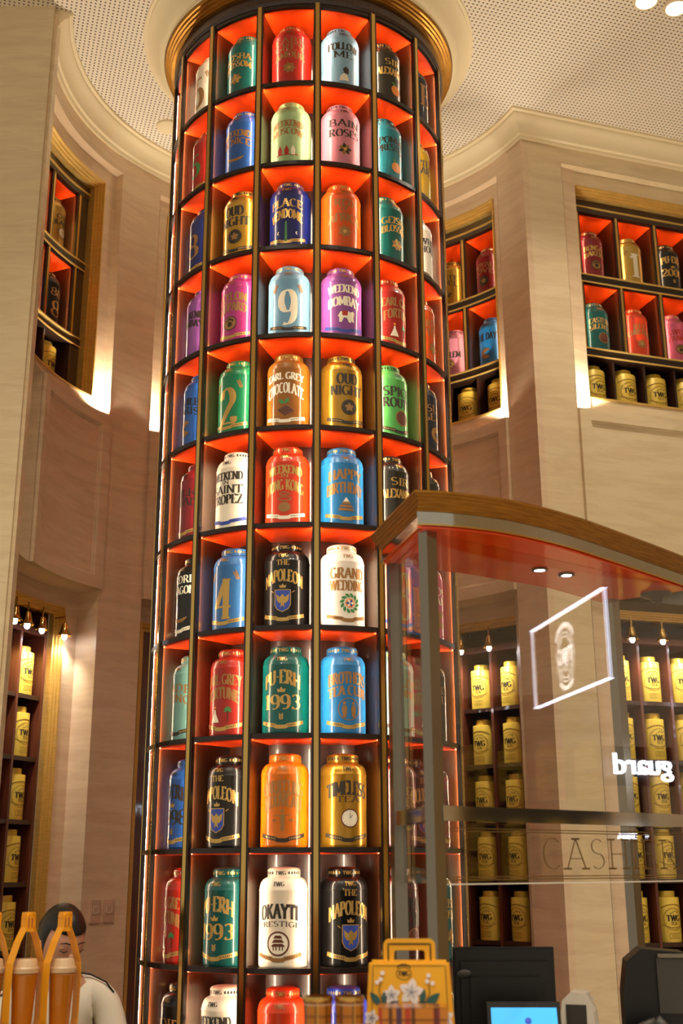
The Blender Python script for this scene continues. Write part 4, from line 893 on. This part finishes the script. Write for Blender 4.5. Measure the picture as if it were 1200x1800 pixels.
def blossom(x, z, r, a0=0):
    for a in range(5): leaf(m, x, z, r, r * .34, rad(a0 + 72 * a), bm_, 1, 1)
    for a in range(5): ribbon(m, [(x, z), (x + r * .5 * cos(rad(a0 + 72 * a)), z + r * .5 * sin(rad(a0 + 72 * a)))], .0016, bm_, 4, 2)
blossom(-.040, .152, .021, 20); blossom(.004, .158, .029, 8); blossom(-.085, .105, .018); blossom(.078, .105, .02, 30)
for x, z, l, a in ((-.062, .128, .04, 2.3), (-.058, .130, .03, 1.5), (-.05, .126, .03, .5), (-.005, .118, .034, 2.6), (.008, .124, .034, .45), (.026, .132, .034, 1.35), (.034, .128, .044, .7)): leaf(m, x, z, l, l * .2, a, bm_, 2, 1)
for pts in ([(-.055, .12), (-.068, .16), (-.060, .195)], [(-.055, .12), (-.05, .15)], [(.026, .06), (.026, .12), (.045, .155), (.043, .19)], [(-.052, .06), (-.054, .122)]): ribbon(m, pts, .0025, bm_, 3, 1)
for x, z in ((-.060, .197), (-.064, .184), (-.072, .178), (.043, .192), (.04, .18), (.052, .176)): star(m, arc(x, z, .005, .005, 0, 320, 8), bm_, 1, 2)
write(m, 'TWG', -.012, .196, .010, .026, bm_, 0, 1, weight=.26); ribbon(m, arc(-.012, .196, .017, .013, 0, 360, 24), .0012, bm_, 0, 1); ribbon(m, arc(-.012, .202, .017, .013, 30, 150, 12), .003, bm_, 0, 1)
ribbon(m, [(-.088, .012), (-.081, .212), (.081, .212), (.088, .012)], .0014, bm_, 0, 1)
ribbon(m, [(-.047, GH), (-.047, GH + .035), (.049, GH + .035), (.049, GH)], .0035, hm_, 0, 1)
put('printed_flowers', m.mesh('printed_flowers', PM, fix=False), t)['kind'] = 'stuff'
def plaid(name, base, bands):
    mm = mat(name, base, .25, .2, .4); nt = mm.node_tree; b = nt.nodes['Principled BSDF']; tc = nt.nodes.new('ShaderNodeTexCoord')
    prev = None; sep = nt.nodes.new('ShaderNodeSeparateXYZ'); nt.links.new(tc.outputs['Object'], sep.inputs[0])
    for ax, per, off, wd, col, fac in bands:
        d = nt.nodes.new('ShaderNodeMath'); d.operation = 'PINGPONG'; d.inputs[1].default_value = per
        ad = nt.nodes.new('ShaderNodeMath'); ad.operation = 'ADD'; ad.inputs[1].default_value = off; nt.links.new(sep.outputs[ax], ad.inputs[0]); nt.links.new(ad.outputs[0], d.inputs[0])
        lt = nt.nodes.new('ShaderNodeMath'); lt.operation = 'LESS_THAN'; lt.inputs[1].default_value = wd; nt.links.new(d.outputs[0], lt.inputs[0])
        ml_ = nt.nodes.new('ShaderNodeMath'); ml_.operation = 'MULTIPLY'; ml_.inputs[1].default_value = fac; nt.links.new(lt.outputs[0], ml_.inputs[0])
        mx = nt.nodes.new('ShaderNodeMixRGB'); nt.links.new(ml_.outputs[0], mx.inputs[0]); mx.inputs[2].default_value = (*lin(col), 1)
        if prev: nt.links.new(prev, mx.inputs[1])
        else: mx.inputs[1].default_value = (*lin(base), 1)
        prev = mx.outputs[0]
    nt.links.new(prev, b.inputs['Base Color']); return mm
M_PL = plaid('gold_plaid', (196, 122, 26), [(0, .011, .003, .0022, (92, 48, 16), .8), (2, .02, .011, .0018, (236, 210, 180), .7), (2, .013, .004, .003, (120, 66, 18), .6), (0, .017, .0, .0012, (238, 190, 80), .7)])
M_PL2 = plaid('bright_plaid', (214, 132, 24), [(0, .04, .030, .006, (58, 36, 90), .9), (0, .03, .012, .006, (196, 48, 20), .9), (0, .024, .0, .004, (90, 44, 14), .9), (2, .03, .018, .0015, (238, 200, 150), .6), (2, .012, .004, .002, (130, 70, 18), .5)])
for i, x in enumerate((-.055, .0125)):
    t = thing('plaid_tumbler', ['left', 'right'][i] + ' of the two gold plaid tumblers before the gift box', 'tumbler', (x, 2.66, CZ), rad(20 * i), 'plaid tumblers')
    m = MB(); m.lathe([(0, 0), (.024, 0), (.0255, .004), (.031, .162), (.029, .162), (.0235, .008), (0, .008)], 28, cap=False); put('cup', m.mesh('cup', M_PL, True), t)
    m = MB(); m.lathe([(.0312, .155), (.032, .158), (.032, .164), (.0285, .164), (.0285, .158)], 28, cap=False); put('rim', m.mesh('rim', M_BRASS, True), t)
t = thing('plaid_box', 'orange and purple plaid box standing before the yellow gift box', 'box', (.148, 2.70, CZ), rad(-2))
m = MB(); m.box(-.072, .072, -.04, .04, 0, .118); put('body', m.mesh('body', M_PL2), t)
m = MB(); m.box(-.074, .074, -.042, .042, .118, .140); put('lid', m.mesh('lid', M_PL2), t)

# ------------------------------------------------------------------ cups in strap carriers on the left counter
KZ = E - .47
t = thing('side_counter', 'dark wooden counter under the orange cups at the left', 'counter')
m = MB(); m.box(-1.32, -.70, 3.42, 3.88, KZ - .035, KZ); put('top', m.mesh('top', M_RWOOD), t)
m = MB(); m.box(-1.29, -.73, 3.45, 3.85, 0, KZ - .035); put('body', m.mesh('body', M_WOOD), t)
def cup_carrier(x, y, rz, label):
    t = thing('cup_carrier', label, 'cup', (x, y, KZ), rz, 'cups in orange strap carriers')
    m = MB(); m.lathe([(0, .02), (.026, .02), (.027, .026), (.0365, .178), (.0385, .182), (.0365, .186), (.034, .18), (.025, .028), (0, .026)], 28, cap=False); put('cup', m.mesh('cup', mat('amber_cup', (206, 122, 22), .25, 0, .5), True), t)
    m = MB(); m.lathe([(.039, .186), (.041, .188), (.041, .200), (.036, .206), (.034, .222), (.030, .226), (0, .226)], 28, cap=False); put('lid', m.mesh('lid', mat('milky_lid', (206, 172, 132), .3, 0, .3), True), t)
    m = MB(); m.lathe([(0, .0), (.034, 0), (.044, .012), (.046, .040), (.043, .040), (.041, .014), (.03, .012), (0, .012)], 28, cap=False); put('base_tray', m.mesh('base_tray', M_ORANGE, True), t)
    for s in (-1, 1):                                     # the two straps meet in a looped handle
        m = MB(); P = [(s * .046, .012), (s * .051, .06), (s * .052, .17), (s * .050, .215), (s * .030, .275), (s * .012, .312), (s * .012, .345), (s * .006, .352)]
        vs = []; n = len(P)
        for px, pz in P:
            for yy, dx in ((-.019, -.0008), (.019, -.0008), (.019, .0008), (-.019, .0008)): vs.append((px + dx * s, yy, pz))
        fs = [(3, 2, 1, 0), (4 * n - 4, 4 * n - 3, 4 * n - 2, 4 * n - 1)]
        for i in range(n - 1):
            for j in range(4): fs.append((4 * i + j, 4 * i + (j + 1) % 4, 4 * i + 4 + (j + 1) % 4, 4 * i + 4 + j))
        m.add(vs, fs); put('strap', m.mesh('strap', M_ORANGE), t)
    m = MB(); m.box(-.0145, .0145, -.0135, .0135, .338, .354); m.box(-.0145, -.0085, -.0136, -.012, .308, .34); m.box(.0085, .0145, -.0136, -.012, .308, .34); m.box(-.0025, .0025, -.0136, -.012, .308, .34); m.box(-.0145, .0145, -.0136, -.012, .300, .311); put('handle_loop', m.mesh('handle_loop', M_ORANGE), t)
cup_carrier(-.822, 3.64, rad(42), 'orange strap carrier with amber cup, rightmost of the three')
cup_carrier(-.925, 3.62, rad(44), 'orange strap carrier with amber cup, middle of the three')
cup_carrier(-1.025, 3.62, rad(40), 'orange strap carrier with amber cup cut by the left edge')
# ------------------------------------------------------------------ the side wall of the shop, out of view to the right: it shows in the mirrors and the glass
def sidemap(s, d, z): return (6.4 + d, s, z)
w = thing('wall_side', 'cream side wall with dark tin niches, seen only in the mirrors', 'wall', kind='structure')
m = MB(); m.box(6.75, 6.85, -3.6, 6.6, 0, CEIL); put('back_plane', m.mesh('back_plane', M_WOOD), w)
ys = [-3.6, -2.2, -.4, 1.4, 3.2, 5.0, 6.6]; NW = 1.2
for i in range(len(ys) - 1):
    m = MB(); m.mbox(sidemap, ys[i], ys[i + 1] - NW, 0, .35, 0, CEIL); put('pilaster', m.mesh('pilaster', M_MARB), w)
    m = MB(); m.mbox(sidemap, ys[i + 1] - NW, ys[i + 1], 0, .35, 2.9, CEIL); put('header', m.mesh('header', M_MARB), w)
    m = MB(); m.mbox(sidemap, ys[i + 1] - NW, ys[i + 1] - NW + .03, -.01, .35, 0, 2.9); m.mbox(sidemap, ys[i + 1] - .03, ys[i + 1], -.01, .35, 0, 2.9); put('gold_trim', m.mesh('gold_trim', M_GOLD), w)
    for z in (.9, 1.5, 2.1, 2.7):
        m = MB(); m.mbox(sidemap, ys[i + 1] - NW + .03, ys[i + 1] - .03, .05, .35, z - .03, z); put('shelf', m.mesh('shelf', M_WOOD), w)
for i in (1, 2, 3, 4):
    for z in (.9, 1.5, 2.1):
        for q in range(4):
            o = tin(TIN_A, (6.4 + .18, ys[i + 1] - NW + .15 + .3 * q, z + .001), rad(-90), 'yellow tea tin in the side wall niches, seen only mirrored', 'tins in the side wall niches'); o.scale = (1.9, 1.9, 1.9)

# ------------------------------------------------------------------ the assistant behind the cups
def skinned(name, verts, edges, radii, mt, levels=2, root=0):
    me = bpy.data.meshes.new(name); me.from_pydata(verts, edges, []); o = bpy.data.objects.new(name, me); COL.objects.link(o)
    md_ = o.modifiers.new('skin', 'SKIN'); me.skin_vertices.new() if not me.skin_vertices else None
    for i, r in enumerate(radii):
        sv = me.skin_vertices[0].data[i]; sv.radius = r if isinstance(r, tuple) else (r, r); sv.use_root = (i == root)
    md_.use_smooth_shade = True
    sb_ = o.modifiers.new('smooth', 'SUBSURF'); sb_.levels = levels; sb_.render_levels = levels
    bpy.context.view_layer.update()
    res = bpy.data.meshes.new_from_object(o.evaluated_get(bpy.context.evaluated_depsgraph_get())); bpy.data.objects.remove(o)
    res.name = name; res.materials.clear(); res.materials.append(mt)
    for p in res.polygons: p.use_smooth = True; p.material_index = 0
    return res
M_SKIN = mat('skin', (206, 150, 122), .5); M_HAIR = mat('black_hair', (16, 12, 12), .35, noise=((30, 24, 22), (60, 60, 4)), scale=8)
M_JACK = mat('ivory_jacket', (234, 226, 206), .7, bump=.4, scale=40); M_PIPE = mat('black_piping', (20, 18, 18), .6); M_TROU = mat('black_trousers', (24, 22, 24), .8); M_LIP = mat('lips', (150, 60, 56), .45)
# local frame: x to her left hand (image right), -y towards the viewer, z up
V = [(0, .06, .92), (0, .04, 1.02), (0, .0, 1.12), (0, -.02, 1.20), (0, -.035, 1.255),
     (.165, -.01, 1.17), (.215, -.045, .97), (.16, -.21, .86), (.11, -.265, .85), (-.165, -.01, 1.17), (-.215, -.045, .97), (-.15, -.21, .86), (-.09, -.265, .85),
     (.085, .06, .88), (.09, .05, .50), (.09, .07, .09), (.09, -.05, .04), (-.085, .06, .88), (-.09, .05, .50), (-.09, .07, .09), (-.09, -.05, .04)]
Ed = [(0, 1), (1, 2), (2, 3), (3, 4), (3, 5), (5, 6), (6, 7), (7, 8), (3, 9), (9, 10), (10, 11), (11, 12), (0, 13), (13, 14), (14, 15), (15, 16), (0, 17), (17, 18), (18, 19), (19, 20)]
Rr = [(.13, .10), (.115, .085), (.13, .09), (.10, .075), (.045, .045), .055, .042, .028, .02, .055, .042, .028, .02, .075, .052, .036, .035, .075, .052, .036, .035]
body = skinned('person', V, Ed, Rr, M_SKIN)
# head, ears, nose and the hands joined into the same mesh
hd = MB()
def skull(x, y, z):
    jaw = max(0, -z); x2 = x * (1 - .30 * jaw * jaw); y2 = y * (1 - .12 * jaw) - .06 * jaw * (y < 0)
    if y < 0 and -.15 < z < .25: y2 += .05 * (1 - abs((z - .05) / .2)) * (abs(x) < .55) * (abs(x) > .12)
    return x2, y2, z
hd.sphere((0, 0, 0), .074, .094, .112, 28, 22, 0, skull)
hd.sphere((0, -.094, -.012), .012, .016, .020, 10, 8); hd.sphere((0, -.090, .012), .007, .010, .026, 8, 8)
for s in (-1, 1):
    hd.sphere((s * .073, .006, -.008), .008, .018, .028, 10, 8)
    hd.sphere((s * .031, -.070, .016), .014, .012, .009, 12, 8, 0); hd.tube([(s * .016, -.087, .011), (s * .031, -.0895, .007), (s * .047, -.082, .012)], [.0012, .0018, .0015], 6, 2)
    hd.tube([(s * .014, -.0895, .036), (s * .032, -.088, .041), (s * .050, -.079, .035)], [.0015, .0025, .001], 6, 2)
hd.sphere((0, -.086, -.048), .022, .008, .006, 12, 6, 3); hd.sphere((0, -.086, -.056), .018, .008, .005, 12, 6, 3)
HM = Matrix.Translation((.0, -.062, 1.365)) @ Matrix.Rotation(rad(24), 4, 'Z') @ Matrix.Rotation(rad(27), 4, 'X')
hd.v = [tuple(HM @ Vector(p)) for p in hd.v]
hn = MB()
for s in (-1, 1):
    hn.sphere((s * .085, -.295, .845), .032, .045, .016, 12, 8)
    for f, (fx, ln_f) in enumerate(((-.024, .058), (-.008, .068), (.008, .064), (.022, .050))):
        hn.tube([(s * .085 + fx, -.325, .846), (s * .083 + fx, -.325 - ln_f * .55, .850), (s * .08 + fx * .9, -.325 - ln_f, .836)], [.0085, .008, .006], 8)
    hn.tube([(s * .085 - s * .026, -.285, .848), (s * .085 - s * .046, -.315, .846), (s * .085 - s * .05, -.34, .84)], [.010, .009, .007], 8)
bm = bmesh.new(); bm.from_mesh(body)
for mbx in (hd, hn):
    tmp = mbx.mesh('tmp', [M_SKIN], 'all'); off = None; bm.from_mesh(tmp)
bm.to_mesh(body); bm.free()
for mm in (mat('eye_white', (226, 216, 208), .3), mat('eye_dark', (20, 14, 12), .3), M_LIP): body.materials.append(mm)
for p in body.polygons: p.use_smooth = True
PER = put('person', body, None, (-1.005, 4.40, 0), rad(16), None)
PER.scale = (.98, .98, 1.0)
tag(PER, 'person in ivory jacket with black hair looking down behind the cups', 'person')
ja = skinned('jacket', [(0, .06, .84), (0, .045, .98), (0, .0, 1.12), (0, -.015, 1.185), (.10, -.012, 1.188), (.172, -.01, 1.165), (.222, -.045, .97), (.165, -.205, .865), (-.10, -.012, 1.188), (-.172, -.01, 1.165), (-.222, -.045, .97), (-.155, -.205, .865)],
             [(0, 1), (1, 2), (2, 3), (3, 4), (4, 5), (5, 6), (6, 7), (3, 8), (8, 9), (9, 10), (10, 11)], [(.155, .12), (.14, .11), (.155, .115), (.115, .09), .072, .066, .056, .044, .072, .066, .056, .044], M_JACK)
jk = put('jacket', ja, PER)
m = MB(); m.lathe([(.050, 0), (.058, .012), (.056, .036), (.050, .037), (.048, .012)], 24, (0, -.022, 1.222), cap=False); put('collar', m.mesh('collar', M_JACK, True), jk)
for s in (-1, 1):
    m = MB(); m.tube([(s * .055, -.06, 1.262), (s * .11, -.055, 1.252), (s * .165, -.05, 1.226), (s * .195, -.05, 1.19)], .0035, 6); put('shoulder_piping', m.mesh('shoulder_piping', M_PIPE), jk)
tr = skinned('trousers', [(0, .06, .93), (.085, .06, .86), (.092, .05, .50), (.092, .07, .10), (-.085, .06, .86), (-.092, .05, .50), (-.092, .07, .10)], [(0, 1), (1, 2), (2, 3), (0, 4), (4, 5), (5, 6)], [(.14, .11), .088, .066, .052, .088, .066, .052], M_TROU)
put('trousers', tr, PER)
h = MB()
def hairf(x, y, z):
    k = 1.0
    if y < -.25 and z < .42: k = .80
    return x * k, y * k + (.03 if y > 0 else 0), z
h.sphere((0, .008, .014), .081, .101, .112, 28, 20, 0, hairf); h.sphere((0, .115, -.005), .038, .034, .038, 16, 12)
h.v = [tuple(HM @ Vector(p)) for p in h.v]; put('hair', h.mesh('hair', M_HAIR, 'all'), PER)
for s in (-1, 1):
    m = MB(); m.sphere((s * .09, .0, .045), .048, .125, .045, 16, 10); put('shoe', m.mesh('shoe', M_BLACK, 'all'), PER)
